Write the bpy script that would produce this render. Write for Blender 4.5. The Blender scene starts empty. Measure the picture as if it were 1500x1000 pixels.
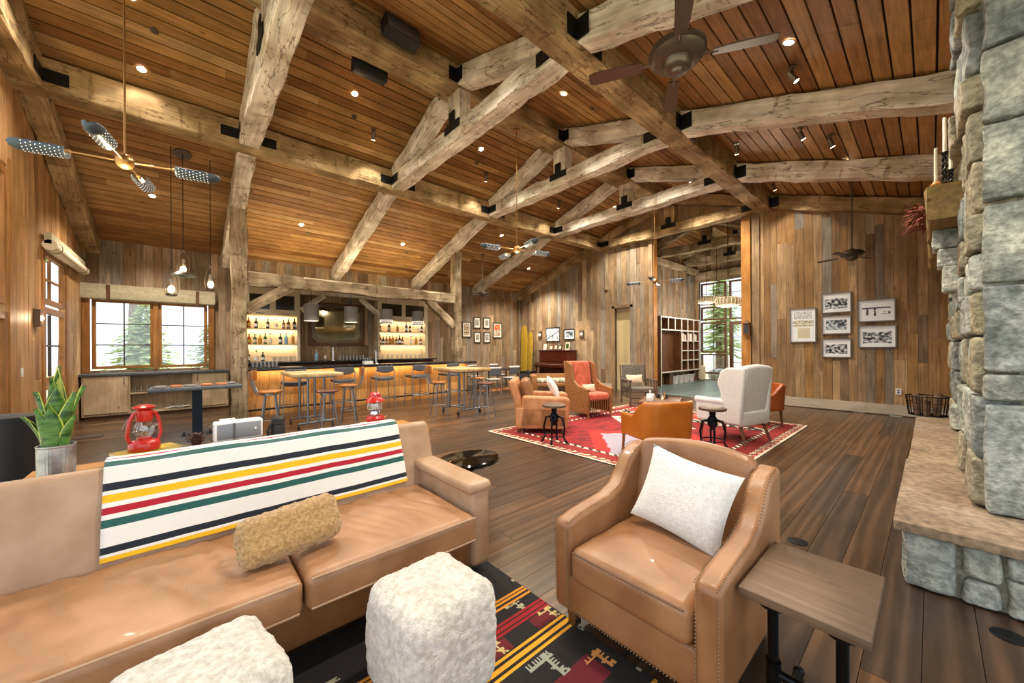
import bpy, math, random
from mathutils import Vector, Matrix, noise
R = random.Random(11)
scene = bpy.context.scene
C = scene.collection
PI = math.pi

# ---------------------------------------------------------------- camera
cam_d = bpy.data.cameras.new('camera'); cam = bpy.data.objects.new('camera', cam_d); C.objects.link(cam)
cam_d.sensor_width = 36; cam_d.sensor_fit = 'HORIZONTAL'; cam_d.lens = 542/1500*36; cam_d.shift_y = 10/1500
cam_d.clip_start = .02; cam_d.clip_end = 300
cam.matrix_world = Matrix.Translation((0, 0, 1.5)) @ Matrix.Rotation(math.radians(-41.4), 4, 'Z') @ Matrix.Rotation(PI/2, 4, 'X') @ Matrix.Rotation(math.radians(-.3), 4, 'Z')
scene.camera = cam
# ---------------------------------------------------------------- world, sun, exposure
EXPOSURE = 0.75
W = bpy.data.worlds.new('sky'); scene.world = W; W.use_nodes = True
wn = W.node_tree.nodes; wl = W.node_tree.links
wn['Background'].inputs[0].default_value = (.90, .95, 1.0, 1); wn['Background'].inputs[1].default_value = 1.1
sun_d = bpy.data.lights.new('sun', 'SUN'); sun = bpy.data.objects.new('sun', sun_d); C.objects.link(sun)
sun_d.energy = 4.0; sun_d.angle = .02; sun_d.color = (1, .95, .86)
sun.rotation_euler = Vector((-.45, -.55, -1.0)).to_track_quat('-Z', 'Y').to_euler()
vs = scene.view_settings
vs.view_transform = 'Standard'; vs.look = 'None'; vs.gamma = 1; vs.use_curve_mapping = False; vs.exposure = EXPOSURE

# ---------------------------------------------------------------- materials
def lin(h):
    if not isinstance(h, str): return tuple(h)
    h = h.lstrip('#'); v = [int(h[i:i+2], 16)/255 for i in (0, 2, 4)]
    return tuple(c/12.92 if c <= .04045 else ((c+.055)/1.055)**2.4 for c in v)
def c4(h): return lin(h)+(1,)
MATS = {}
def newmat(name):
    m = bpy.data.materials.new(name); m.use_nodes = True; MATS[name] = m
    nt = m.node_tree; return m, nt, nt.nodes['Principled BSDF']
def nd(nt, t, **kw):
    n = nt.nodes.new(t)
    for k, v in kw.items(): setattr(n, k, v)
    return n
def ramp(nt, fac, cols, pos=None, interp='LINEAR'):
    r = nd(nt, 'ShaderNodeValToRGB'); r.color_ramp.interpolation = interp
    e = r.color_ramp.elements
    while len(e) < len(cols): e.new(.5)
    for i, c in enumerate(cols):
        e[i].position = pos[i] if pos else i/max(1, len(cols)-1); e[i].color = c4(c)
    nt.links.new(fac, r.inputs[0]); return r.outputs[0]
def mulc(nt, a, b, f=1.0):
    m = nd(nt, 'ShaderNodeMix', data_type='RGBA', blend_type='MULTIPLY'); m.inputs[0].default_value = f
    nt.links.new(a, m.inputs[6]); nt.links.new(b, m.inputs[7]); return m.outputs[2]
def bump(nt, b, h, strength=.3, dist=.01):
    n = nd(nt, 'ShaderNodeBump'); n.inputs['Strength'].default_value = strength; n.inputs['Distance'].default_value = dist
    nt.links.new(h, n.inputs['Height']); nt.links.new(n.outputs[0], b.inputs['Normal'])
def wood(name, cols, axis='X', coord='pos', fine=1.0, rough=.6, dark=.45, rand=True, bstr=.25, cathedral=False, spec=.3, crack=False):
    m, nt, b = newmat(name); L = nt.links
    oi = nd(nt, 'ShaderNodeObjectInfo')
    if coord == 'pos': src = nd(nt, 'ShaderNodeNewGeometry').outputs['Position']
    else: src = nd(nt, 'ShaderNodeTexCoord').outputs['Object']
    off = nd(nt, 'ShaderNodeVectorMath', operation='SCALE'); off.inputs[0].default_value = (17.3, 29.1, 41.7)
    L.new(oi.outputs['Random'], off.inputs[3])
    add = nd(nt, 'ShaderNodeVectorMath', operation='ADD'); L.new(src, add.inputs[0]); L.new(off.outputs[0], add.inputs[1])
    mp = nd(nt, 'ShaderNodeMapping')
    s = {'X': (1.1, 16, 16), 'Y': (16, 1.1, 16), 'Z': (16, 16, 1.1)}[axis]
    mp.inputs['Scale'].default_value = [v*fine for v in s]; L.new(add.outputs[0], mp.inputs[0])
    n1 = nd(nt, 'ShaderNodeTexNoise'); n1.inputs['Scale'].default_value = 1.6; n1.inputs['Detail'].default_value = 7; n1.inputs['Roughness'].default_value = .62
    L.new(mp.outputs[0], n1.inputs['Vector'])
    n2 = nd(nt, 'ShaderNodeTexNoise'); n2.inputs['Scale'].default_value = 2.1; n2.inputs['Detail'].default_value = 3
    L.new(add.outputs[0], n2.inputs['Vector'])
    base = ramp(nt, oi.outputs['Random'] if rand else n2.outputs[0], cols)
    g = ramp(nt, n1.outputs[0], [(dark,)*3, (.86,)*3, (1.12,)*3], [.30, .5, .68])
    col = mulc(nt, base, g)
    bl = ramp(nt, n2.outputs[0], [(.68,)*3, (1.12,)*3], [.32, .66]); col = mulc(nt, col, bl, .8)
    if cathedral:
        w = nd(nt, 'ShaderNodeTexWave', wave_type='RINGS', rings_direction={'X': 'X', 'Y': 'Y', 'Z': 'Z'}[axis]); w.inputs['Scale'].default_value = .35; w.inputs['Distortion'].default_value = 5; w.inputs['Detail'].default_value = 2; w.inputs['Detail Scale'].default_value = .8
        L.new(mp.outputs[0], w.inputs[0])
        cr = ramp(nt, w.outputs[0], [(.6,)*3, (.92,)*3, (1.4, 1.33, 1.27)], [.1, .6, .97]); col = mulc(nt, col, cr, .7)
    if crack:
        n4 = nd(nt, 'ShaderNodeTexNoise'); n4.inputs['Scale'].default_value = 1.1; n4.inputs['Detail'].default_value = 4; n4.inputs['Roughness'].default_value = .55
        mp4 = nd(nt, 'ShaderNodeMapping'); mp4.inputs['Scale'].default_value = {'X': (.9, 5, 5), 'Y': (5, .9, 5), 'Z': (5, 5, .9)}[axis]; L.new(add.outputs[0], mp4.inputs[0]); L.new(mp4.outputs[0], n4.inputs['Vector'])
        col = mulc(nt, col, ramp(nt, n4.outputs[0], [(1, 1, 1), (.22, .17, .12), (1, 1, 1)], [.485, .5, .515]), .85)
        n5 = nd(nt, 'ShaderNodeTexNoise'); n5.inputs['Scale'].default_value = 1; n5.inputs['Detail'].default_value = 3
        mp5 = nd(nt, 'ShaderNodeMapping'); mp5.inputs['Scale'].default_value = {'X': (9, 2.2, 2.2), 'Y': (2.2, 9, 2.2), 'Z': (2.2, 2.2, 9)}[axis]; L.new(add.outputs[0], mp5.inputs[0]); L.new(mp5.outputs[0], n5.inputs['Vector'])
        col = mulc(nt, col, ramp(nt, n5.outputs[0], [(.55, .48, .4), (1, 1, 1)], [.33, .37]), .7)
    # knots
    v = nd(nt, 'ShaderNodeTexVoronoi', feature='F1'); v.inputs['Scale'].default_value = 2.6
    mp2 = nd(nt, 'ShaderNodeMapping'); mp2.inputs['Scale'].default_value = {'X': (.7, 1.6, 1.6), 'Y': (1.6, .7, 1.6), 'Z': (1.6, 1.6, .7)}[axis]
    L.new(add.outputs[0], mp2.inputs[0]); L.new(mp2.outputs[0], v.inputs['Vector'])
    kr = ramp(nt, v.outputs['Distance'], [(.28, .24, .2), (1, 1, 1)], [.035, .085]); col = mulc(nt, col, kr, .8)
    L.new(col, b.inputs['Base Color']); b.inputs['Roughness'].default_value = rough; b.inputs['Specular IOR Level'].default_value = spec
    bump(nt, b, n1.outputs[0], bstr, .01)
    return m
def plain(name, col, rough=.55, metal=0, col2=None, nscale=8, bstr=0, bscale=60, emit=None, es=0, trans=0, spec=.5, coat=0, stretch=None, sheen=0, lo=.35, hi=.65):
    m, nt, b = newmat(name); L = nt.links
    b.inputs['Base Color'].default_value = c4(col); b.inputs['Roughness'].default_value = rough; b.inputs['Metallic'].default_value = metal
    b.inputs['Specular IOR Level'].default_value = spec; b.inputs['Coat Weight'].default_value = coat; b.inputs['Sheen Weight'].default_value = sheen
    if trans: b.inputs['Transmission Weight'].default_value = trans
    if emit: b.inputs['Emission Color'].default_value = c4(emit); b.inputs['Emission Strength'].default_value = es
    tc = nd(nt, 'ShaderNodeTexCoord'); src = tc.outputs['Object']
    if stretch:
        mp = nd(nt, 'ShaderNodeMapping'); mp.inputs['Scale'].default_value = stretch; L.new(src, mp.inputs[0]); src = mp.outputs[0]
    if col2:
        n = nd(nt, 'ShaderNodeTexNoise'); n.inputs['Scale'].default_value = nscale; n.inputs['Detail'].default_value = 5; L.new(src, n.inputs['Vector'])
        L.new(ramp(nt, n.outputs[0], [col, col2], [lo, hi]), b.inputs['Base Color'])
    if bstr:
        n = nd(nt, 'ShaderNodeTexNoise'); n.inputs['Scale'].default_value = bscale; n.inputs['Detail'].default_value = 5; L.new(src, n.inputs['Vector'])
        bump(nt, b, n.outputs[0], bstr, .01)
    return m
def glassy(name, col=(.95, .97, 1), mixf=.1, rough=.02):
    m, nt, b = newmat(name); nt.nodes.remove(b)
    out = nt.nodes['Material Output']; t = nd(nt, 'ShaderNodeBsdfTransparent'); t.inputs[0].default_value = c4(col)
    g = nd(nt, 'ShaderNodeBsdfGlossy'); g.inputs['Roughness'].default_value = rough
    mx = nd(nt, 'ShaderNodeMixShader'); mx.inputs[0].default_value = mixf
    nt.links.new(t.outputs[0], mx.inputs[1]); nt.links.new(g.outputs[0], mx.inputs[2]); nt.links.new(mx.outputs[0], out.inputs[0]); return m
def painted(name, rough=.8, bstr=0, bscale=200, sheen=0):
    m, nt, b = newmat(name); a = nd(nt, 'ShaderNodeAttribute'); a.attribute_name = 'Col'
    nt.links.new(a.outputs['Color'], b.inputs['Base Color']); b.inputs['Roughness'].default_value = rough; b.inputs['Sheen Weight'].default_value = sheen
    if bstr:
        n = nd(nt, 'ShaderNodeTexNoise'); n.inputs['Scale'].default_value = bscale; tc = nd(nt, 'ShaderNodeTexCoord'); nt.links.new(tc.outputs['Object'], n.inputs['Vector'])
        bump(nt, b, n.outputs[0], bstr, .006)
    return m
def stone(name, a, b_, c_, scale=3, bs=.7):
    m, nt, b = newmat(name); L = nt.links
    oi = nd(nt, 'ShaderNodeObjectInfo'); src = nd(nt, 'ShaderNodeNewGeometry').outputs['Position']
    n = nd(nt, 'ShaderNodeTexNoise'); n.inputs['Scale'].default_value = scale; n.inputs['Detail'].default_value = 9; n.inputs['Roughness'].default_value = .65; L.new(src, n.inputs['Vector'])
    n3 = nd(nt, 'ShaderNodeTexNoise'); n3.inputs['Scale'].default_value = 22; n3.inputs['Detail'].default_value = 8; L.new(src, n3.inputs['Vector'])
    base = ramp(nt, n.outputs[0], [a, b_, c_], [.33, .5, .68])
    col = mulc(nt, base, ramp(nt, oi.outputs['Random'], [(.82, .84, .86), (1.05, 1.02, .97), (1.12, 1.1, 1.02)]))
    col = mulc(nt, col, ramp(nt, n3.outputs[0], [(.55,)*3, (1.15,)*3], [.35, .62]), .8)
    L.new(col, b.inputs['Base Color']); b.inputs['Roughness'].default_value = .85; b.inputs['Specular IOR Level'].default_value = .25
    ad = nd(nt, 'ShaderNodeMath', operation='ADD'); L.new(n.outputs[0], ad.inputs[0]); L.new(n3.outputs[0], ad.inputs[1])
    bump(nt, b, ad.outputs[0], bs, .03); return m

wood('ceil_wood', ['#98683a', '#b3874f', '#a07240', '#c2965c', '#87582c', '#ab7d48', '#cda774'], 'X', dark=.55, rough=.55)
wood('wall_wood', ['#98795a', '#b29574', '#7d644a', '#a98a66', '#968878', '#c2a682', '#877052', '#a1988a'], 'Z', dark=.5, rough=.65)
wood('wall_warm', ['#b0854f', '#9a764c', '#ba9262', '#9d8465', '#c6a276', '#886846', '#9c9488', '#b38a56'], 'Z', dark=.5, rough=.6)
wood('left_wood', ['#b98a58', '#c69b6c', '#a2733f', '#cfa878'], 'Z', dark=.55, rough=.55)
wood('floor_wood', ['#49382a', '#5e4734', '#3e2f25', '#6b4d34', '#533f2e', '#47392f', '#785534'], 'X', dark=.6, rough=.28, cathedral=True, bstr=.12, spec=.5)
wood('beam_pale', ['#eee6d6', '#dccdb4', '#f6f0e4', '#cdb999'], 'X', 'obj', crack=True, rand=False, dark=.68, rough=.8, bstr=.6, fine=.7)
wood('beam_tan', ['#b89a6c', '#a08358', '#c8ad82', '#8d734c'], 'X', 'obj', crack=True, rand=False, dark=.6, rough=.8, bstr=.6, fine=.7)
wood('beam_gray', ['#b09a7a', '#94805f', '#c4b092', '#877358'], 'X', 'obj', crack=True, rand=False, dark=.5, rough=.85, bstr=.6, fine=.8)
wood('bar_wood', ['#c98e4c', '#d9a566', '#b97c3d', '#cf9a5b'], 'Z', dark=.6, rough=.5)
wood('oak_top', ['#d8ba8c', '#caa874', '#e2c79b'], 'Y', 'obj', rand=False, dark=.75, rough=.45)
wood('trim_wood', ['#a9743c', '#97642f', '#bb864a'], 'Z', rand=True, dark=.6, rough=.5)
wood('hall_trim', ['#d0924a', '#c08440'], 'Z', rand=True, dark=.7, rough=.5)
wood('base_white', ['#b8a894', '#c9bba8', '#a99a86'], 'Y', rand=False, dark=.75, rough=.6)
wood('table_wood', ['#755d4a', '#66513f', '#826852'], 'Y', 'obj', rand=False, dark=.7, rough=.5, fine=1.5)
wood('piano_wood', ['#4b1a0e', '#5a2313', '#3d140b'], 'Z', 'obj', rand=False, dark=.7, rough=.3)
wood('honey_wood', ['#b4742c', '#c4883f', '#a2651f'], 'X', 'obj', rand=False, dark=.7, rough=.35)
wood('dark_wood', ['#5c3a24', '#6d472c', '#4a2e1c'], 'Z', 'obj', rand=False, dark=.7, rough=.45)
wood('cab_wood', ['#c9b596', '#bda684', '#d3c1a4'], 'Z', 'obj', rand=False, dark=.85, rough=.55)
wood('rocker_wood', ['#6d4a33', '#7c563b'], 'Z', 'obj', rand=False, dark=.7, rough=.5)
wood('mantel_wood', ['#b39a68', '#9c8352', '#c4ac7c'], 'X', 'obj', rand=False, dark=.6, rough=.8, bstr=.6)
plain('gap_dark', '#1c110a', .9)
plain('steel_black', '#0f1012', .5, .3, bstr=.1)
plain('iron', '#1b1c1f', .45, .7)
plain('pipe_iron', '#15171b', .35, .8)
plain('steel', '#8d949c', .35, .9)
plain('chrome', '#c9ccd0', .18, 1)
plain('galv', '#b9bec4', .35, .85, col2='#8f959c', nscale=14)
plain('brass', '#b58b58', .32, .9)
plain('bronze', '#6a5f54', .38, .8)
plain('leather_tan', '#a87b56', .4, col2='#8f6541', nscale=5, bstr=.12, bscale=120, coat=.05)
plain('leather_pale', '#b39377', .42, col2='#a07d5e', nscale=5, bstr=.12, bscale=120, coat=.05)
plain('leather_base', '#96683f', .42, col2='#815633', nscale=5, bstr=.1, bscale=120)
plain('leather_chair', '#a0744f', .36, col2='#845937', nscale=4, bstr=.12, bscale=130, coat=.1)
plain('leather_orange', '#b8671b', .34, col2='#a6590f', nscale=4, bstr=.08, bscale=120, coat=.1)
plain('leather_cognac', '#9a4a17', .36, col2='#8a3f12', nscale=4, bstr=.08, bscale=120)
plain('leather_old', '#c58a5c', .45, col2='#a86b3d', nscale=6, bstr=.15, bscale=100)
plain('piping', '#6b4a30', .5)
plain('nail', '#7a664c', .35, .9)
plain('shearling_tan', '#c19a62', .95, col2='#a37c46', nscale=70, bstr=1, bscale=160, sheen=.4, lo=.4, hi=.6)
plain('sheepskin', '#ddd7cc', .95, col2='#b9b0a2', nscale=38, bstr=1, bscale=110, sheen=.5)
plain('white_boucle', '#f1efe9', .95, col2='#e2dfd8', nscale=60, bstr=.8, bscale=180, sheen=.3)
plain('white_linen', '#dcd9d4', .9, col2='#d0ccc6', nscale=40, bstr=.2, bscale=300, sheen=.2)
plain('coral', '#d86a4a', .85, col2='#c25638', nscale=9, bstr=.2, bscale=150, sheen=.3)
plain('canvas', '#b5ac90', .85, col2='#a79d80', nscale=20, bstr=.2, bscale=200)
plain('cream_cloth', '#dbcdb2', .9, bstr=.2, bscale=200)
plain('grey_cloth', '#777067', .9, col2='#615b53', nscale=20, bstr=.3, bscale=150)
plain('charcoal', '#4d4e52', .5, bstr=.1, bscale=100)
plain('seat_wood', '#b5722e', .35, col2='#8f5520', nscale=3, stretch=(1, 8, 1))
plain('seat_dark', '#6a3a24', .35, col2='#532c1a', nscale=3, stretch=(1, 8, 1))
plain('wicker', '#a9743f', .7, col2='#7c5029', nscale=40, bstr=.7, bscale=90)
plain('bark', '#4c4038', .8, col2='#6b5b4d', nscale=18, bstr=.4, bscale=40)
plain('black_gloss', '#0b0908', .08, coat=.6)
plain('black_stone', '#17171a', .2, col2='#222327', nscale=30)
plain('grey_slate', '#5c6166', .45, col2='#50555b', nscale=12)
plain('teal_slate', '#6d7f7d', .32, col2='#5d6f6e', nscale=3)
plain('navy_steel', '#12202e', .45, .4)
plain('red_enamel', '#b81c14', .28, coat=.4)
plain('white_paint', '#d9d2c6', .55)
plain('cream_paint', '#cfc2a8', .6)
plain('beige_wall', '#c9b489', .8)
plain('shelf_back', '#e3c9a0', .6)
plain('paper_white', '#e9e9e6', .8)
plain('frame_black', '#191715', .4)
plain('frame_grey', '#6d665c', .4)
plain('black_rubber', '#131316', .55)
plain('candle', '#ece2c8', .5)
plain('plastic_white', '#e4e4e2', .4)
plain('grey_mesh', '#7f858c', .6, bstr=.4, bscale=300)
plain('yellow_board', '#c9a73a', .35, col2='#b3912b', nscale=5, stretch=(4, 4, 1))
plain('leaf_green', '#4f7d34', .35, col2='#1f4a1c', nscale=9, stretch=(.8, .8, 3.5), lo=.42, hi=.58)
plain('leaf_edge', '#b7c254', .4)
plain('soil', '#2b1d14', .95)
plain('dried_red', '#5c2116', .8, col2='#83452c', nscale=20)
plain('firewood', '#7a5b43', .85, col2='#4a3527', nscale=9, bstr=.5)
plain('pine_needle', '#9db568', .8, col2='#c3d394', nscale=3)
plain('pine_dark', '#7f9a5c', .8, col2='#a9bd82', nscale=3)
plain('trunk', '#8a7865', .9, col2='#6d5c4b', nscale=8, bstr=.5)
plain('ground', '#d2c7ae', .95, col2='#b7b287', nscale=.4)
plain('pinecone', '#4a2c1b', .8)
plain('wall_plaster', '#cbbd9f', .85)
plain('bottle_amber', '#7a3610', .12, spec=.6); plain('bottle_green', '#3b5a2a', .12, spec=.6); plain('bottle_dark', '#20120c', .12, spec=.6)
plain('bottle_blue', '#7fb3d2', .12, spec=.6); plain('bottle_gold', '#b9862f', .12, spec=.6); plain('bottle_red', '#a33a1a', .15, spec=.6)
plain('mirror', '#b7b09a', .06, 1)
plain('dark_glass', '#2f2c22', .12, spec=.6)
plain('terracotta', '#c07a4d', .7); plain('stone_grey', '#8a8680', .8)
plain('lamp_glow', '#fff0d0', emit='#ffd59a', es=8)
plain('spot_glow', '#fff4e0', emit='#ffdfae', es=30)
plain('hole_glow', '#fff6e6', emit='#fff0da', es=1.6)
plain('led_glow', '#ffe0b0', emit='#ffb868', es=6)
plain('sky_far', '#cfd6d8', .9)
plain('shade_grey', '#8d8a86', .7, .2, bstr=.2)
plain('shade_metal', '#4e5962', .45, .5)
glassy('glass'); glassy('glass_clear', (.97, .98, .99), .2, .08)
painted('paint'); painted('paint_gloss', .35); painted('paint_cloth', .95, .5, 260, .3); painted('paint_rug', .95, .6, 160)
stone('stone', '#5c6360', '#8b928d', '#bcc0b8', 4.2, 1.0); stone('stone_warm', '#7f7a6a', '#9c9580', '#b5ae98', 3.6, 1.0); stone('mortar', '#a9a695', '#b9b6a6', '#c9c6b8', 6, .4)
stone('hearth_slab', '#7d6a57', '#94806a', '#a18f7a', 2.2, .2); stone('stone_light', '#7d8682', '#a9b0aa', '#cfd2ca', 4.0, 1.0)

# ---------------------------------------------------------------- mesh builder
class MB:
    def __init__(s): s.v = []; s.f = []
    def add(s, vs_, fs):
        o = len(s.v); s.v += [tuple(p) for p in vs_]; s.f += [tuple(i+o for i in f) for f in fs]; return s
    def box(s, c, d, M=None):
        x, y, z = d[0]/2, d[1]/2, d[2]/2
        p = [Vector((a*x, b*y, e*z)) for a in (-1, 1) for b in (-1, 1) for e in (-1, 1)]
        if M is not None: p = [M @ q for q in p]
        c = Vector(c)
        return s.add([q+c for q in p], [(0, 1, 3, 2), (4, 6, 7, 5), (0, 4, 5, 1), (2, 3, 7, 6), (0, 2, 6, 4), (1, 5, 7, 3)])
    def bx(s, x0, x1, y0, y1, z0, z1): return s.box(((x0+x1)/2, (y0+y1)/2, (z0+z1)/2), (abs(x1-x0), abs(y1-y0), abs(z1-z0)))
    def cyl(s, p0, p1, r0, r1=None, n=12, caps=True):
        r1 = r0 if r1 is None else r1
        return s.tube([p0, p1], [r0, r1], n, caps)
    def tube(s, pts, r, n=8, caps=True, closed=False):
        pts = [Vector(p) for p in pts]; m = len(pts)
        rs = r if isinstance(r, (list, tuple)) else [r]*m
        up = None; rings = []
        for i, p in enumerate(pts):
            a = pts[i-1] if (i > 0 or closed) else p; b = pts[(i+1) % m] if (i < m-1 or closed) else p
            t = (b-a).normalized() if (b-a).length > 1e-9 else Vector((0, 0, 1))
            if up is None: up = t.orthogonal().normalized()
            up = (up - t*up.dot(t)); up = up.normalized() if up.length > 1e-6 else t.orthogonal().normalized()
            w = t.cross(up)
            rings.append([p + (up*math.cos(2*PI*k/n) + w*math.sin(2*PI*k/n))*rs[i] for k in range(n)])
        vs_ = [q for ring in rings for q in ring]; fs = []
        for i in range(m if closed else m-1):
            j = (i+1) % m
            for k in range(n): fs.append((i*n+k, i*n+(k+1) % n, j*n+(k+1) % n, j*n+k))
        if caps and not closed: fs += [tuple(range(n))[::-1], tuple((m-1)*n+k for k in range(n))]
        return s.add(vs_, fs)
    def lathe(s, prof, c=(0, 0, 0), n=20, M=None, sx=1, sy=1, cap=True):
        vs_ = []; fs = []; c = Vector(c)
        for r, z in prof:
            for k in range(n):
                q = Vector((r*math.cos(2*PI*k/n)*sx, r*math.sin(2*PI*k/n)*sy, z))
                if M is not None: q = M @ q
                vs_.append(q+c)
        for i in range(len(prof)-1):
            for k in range(n): fs.append((i*n+k, i*n+(k+1) % n, (i+1)*n+(k+1) % n, (i+1)*n+k))
        if cap and prof[0][0] > 1e-5: fs.append(tuple(range(n))[::-1])
        if cap and prof[-1][0] > 1e-5: fs.append(tuple((len(prof)-1)*n+k for k in range(n)))
        return s.add(vs_, fs)
    def prism(s, poly, h, M=None):      # polygon in local XY extruded 0..h along Z
        n = len(poly); M = M or Matrix.Identity(4)
        vs_ = [M @ Vector((x, y, 0)) for x, y in poly] + [M @ Vector((x, y, h)) for x, y in poly]
        return s.add(vs_, [tuple(range(n))[::-1], tuple(range(n, 2*n))] + [(i, (i+1) % n, n+(i+1) % n, n+i) for i in range(n)])
    def sphere(s, c, r, n=12, m=8, sc=(1, 1, 1)):
        return s.lathe([(max(1e-6, r*math.sin(PI*i/m))*1, -r*math.cos(PI*i/m)*sc[2]) for i in range(m+1)], c, n, sx=sc[0], sy=sc[1])
    def rbox(s, c, d, r, k=3, m=2, fn=None, M=None):
        idx = {}; vs_ = []; fs = []; c = Vector(c); hs = [x/2 for x in d]; r = min(r, min(hs)*.999)
        def coords(h):
            hi = h-r; a = [hi*(-1+2*i/m) for i in range(m+1)]
            e = [r*math.tan(PI/4*i/k) for i in range(1, k+1)]
            return [-(hi+x) for x in reversed(e)] + a + [hi+x for x in e]
        cs = [coords(h) for h in hs]
        def vert(p):
            key = tuple(round(x, 6) for x in p)
            if key in idx: return idx[key]
            q = [max(-(h-r), min(h-r, x)) for x, h in zip(p, hs)]; dv = Vector([a-b for a, b in zip(p, q)])
            v = Vector(q) + (dv.normalized()*r if dv.length > 1e-9 else dv)
            if fn: v = Vector(fn(v))
            if M is not None: v = M @ v
            idx[key] = len(vs_); vs_.append(v+c); return idx[key]
        for ax in range(3):
            b_, e_ = [(1, 2), (2, 0), (0, 1)][ax]
            for sg in (-1, 1):
                A, B = cs[b_], cs[e_]
                for i in range(len(A)-1):
                    for j in range(len(B)-1):
                        q = []
                        for (a_, b2) in ((i, j), (i+1, j), (i+1, j+1), (i, j+1)):
                            p = [0, 0, 0]; p[ax] = sg*hs[ax]; p[b_] = A[a_]; p[e_] = B[b2]; q.append(vert(p))
                        fs.append(tuple(q) if sg > 0 else tuple(q[::-1]))
        return s.add(vs_, fs)
    def grid(s, fn, nu, nv):
        vs_ = [fn(i/nu, j/nv) for j in range(nv+1) for i in range(nu+1)]; w = nu+1
        return s.add(vs_, [(j*w+i, j*w+i+1, (j+1)*w+i+1, (j+1)*w+i) for j in range(nv) for i in range(nu)])
    def mesh(s, name, mat, smooth=True, ang=38):
        me = bpy.data.meshes.new(name); me.from_pydata(s.v, [], s.f)
        me.materials.append(MATS[mat] if isinstance(mat, str) else mat)
        if smooth:
            me.polygons.foreach_set('use_smooth', [True]*len(me.polygons)); me.set_sharp_from_angle(angle=math.radians(ang))
        me.update(); return me
    def build(s, name, mat, parent=None, smooth=True, ang=38, kind=None, label=None):
        o = bpy.data.objects.new(name, s.mesh(name, mat, smooth, ang)); C.objects.link(o)
        if parent is not None: o.parent = parent
        if kind: o['kind'] = kind
        if label: o['label'] = label
        return o
def tag(o, label, cat, group=None):
    o['label'] = label; o['category'] = cat
    if group: o['group'] = group
    return o
def thing(name, label, cat, loc=(0, 0, 0), rz=0, group=None):
    o = bpy.data.objects.new(name, None); C.objects.link(o); o.empty_display_size = .1
    o.location = loc; o.rotation_euler = (0, 0, math.radians(rz)); return tag(o, label, cat, group)
def struct(name, loc=(0, 0, 0)):
    o = bpy.data.objects.new(name, None); C.objects.link(o); o.empty_display_size = .1; o.location = loc; o['kind'] = 'structure'; return o
def dup(root, loc, rz=0, label=None, group=None, parent=None):
    r = root.copy(); C.objects.link(r)
    if parent is None: r.location = loc; r.rotation_euler = (0, 0, math.radians(rz))
    else: r.parent = parent
    if label: r['label'] = label
    if group: r['group'] = group
    for ch in list(root.children): dup(ch, None, parent=r)
    return r
UNIT = {}
def plank(mat, c, d, parent, name='board', rx=0):
    if mat not in UNIT: UNIT[mat] = MB().box((0, 0, 0), (1, 1, 1)).mesh('board', mat, False)
    o = bpy.data.objects.new(name, UNIT[mat]); C.objects.link(o); o.location = c; o.scale = d
    if rx: o.rotation_euler = (rx, 0, 0)
    o.parent = parent; return o
def beam(name, p0, p1, w, h, mat, parent=None, roll_up=(0, 0, 1), jit=.012, seg=.22, ch=.02):
    p0, p1 = Vector(p0), Vector(p1); x = (p1-p0); L_ = x.length; x.normalize()
    y = Vector(roll_up).cross(x).normalized(); z = x.cross(y)
    n = max(2, int(L_/seg)); m = MB(); rings = []; k = ch
    sec = [(-w/2+k, -h/2), (w/2-k, -h/2), (w/2, -h/2+k), (w/2, h/2-k), (w/2-k, h/2), (-w/2+k, h/2), (-w/2, h/2-k), (-w/2, -h/2+k)]
    vs_ = []; fs = []; ph = R.random()*99
    for i in range(n+1):
        for j, (a, b) in enumerate(sec):
            t = i*L_/n; q = noise.noise(Vector((t*1.7+ph, j//2*3.1, ph)))*jit*1.2; q2 = noise.noise(Vector((t*5+ph, j*1.3, ph+9)))*jit
            vs_.append((t, a+(q+q2)*(1 if a > 0 else -1), b+(q+q2)*(1 if b > 0 else -1)))
    for i in range(n):
        for j in range(8): fs.append((i*8+j, i*8+(j+1) % 8, (i+1)*8+(j+1) % 8, (i+1)*8+j))
    fs += [tuple(range(8))[::-1], tuple(n*8+j for j in range(8))]
    m.add(vs_, fs); o = m.build(name, mat, None, True, 30)
    M = Matrix((x, y, z)).transposed().to_4x4(); M.translation = p0
    o.matrix_world = M
    if parent is not None:
        o.parent = parent; o.matrix_parent_inverse = Matrix.Translation(parent.location).inverted()
    return o
def colmesh(name, vs_, fs, cols, mat, parent=None, smooth=False):
    me = bpy.data.meshes.new(name); me.from_pydata(vs_, [], fs); me.materials.append(MATS[mat])
    at_ = me.color_attributes.new('Col', 'FLOAT_COLOR', 'CORNER'); buf = []
    for f, c in zip(fs, cols): buf += list(lin(c)+(1,))*len(f)
    at_.data.foreach_set('color', buf)
    if smooth: me.polygons.foreach_set('use_smooth', [True]*len(me.polygons))
    o = bpy.data.objects.new(name, me); C.objects.link(o)
    if parent is not None: o.parent = parent
    return o
def spot(loc, energy, size=95, blend=.6, col=(1, .90, .75), tgt=(0, 0, -1), name='spot_light', parent=None, rad=.04):
    d = bpy.data.lights.new(name, 'SPOT'); d.energy = energy; d.spot_size = math.radians(size); d.spot_blend = blend; d.color = col; d.shadow_soft_size = rad
    o = bpy.data.objects.new(name, d); C.objects.link(o); o.location = loc; o.rotation_euler = Vector(tgt).to_track_quat('-Z', 'Y').to_euler()
    return o
def point(loc, energy, col=(1, .78, .5), rad=.05, name='bulb_light'):
    d = bpy.data.lights.new(name, 'POINT'); d.energy = energy; d.color = col; d.shadow_soft_size = rad
    o = bpy.data.objects.new(name, d); C.objects.link(o); o.location = loc; return o
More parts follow.
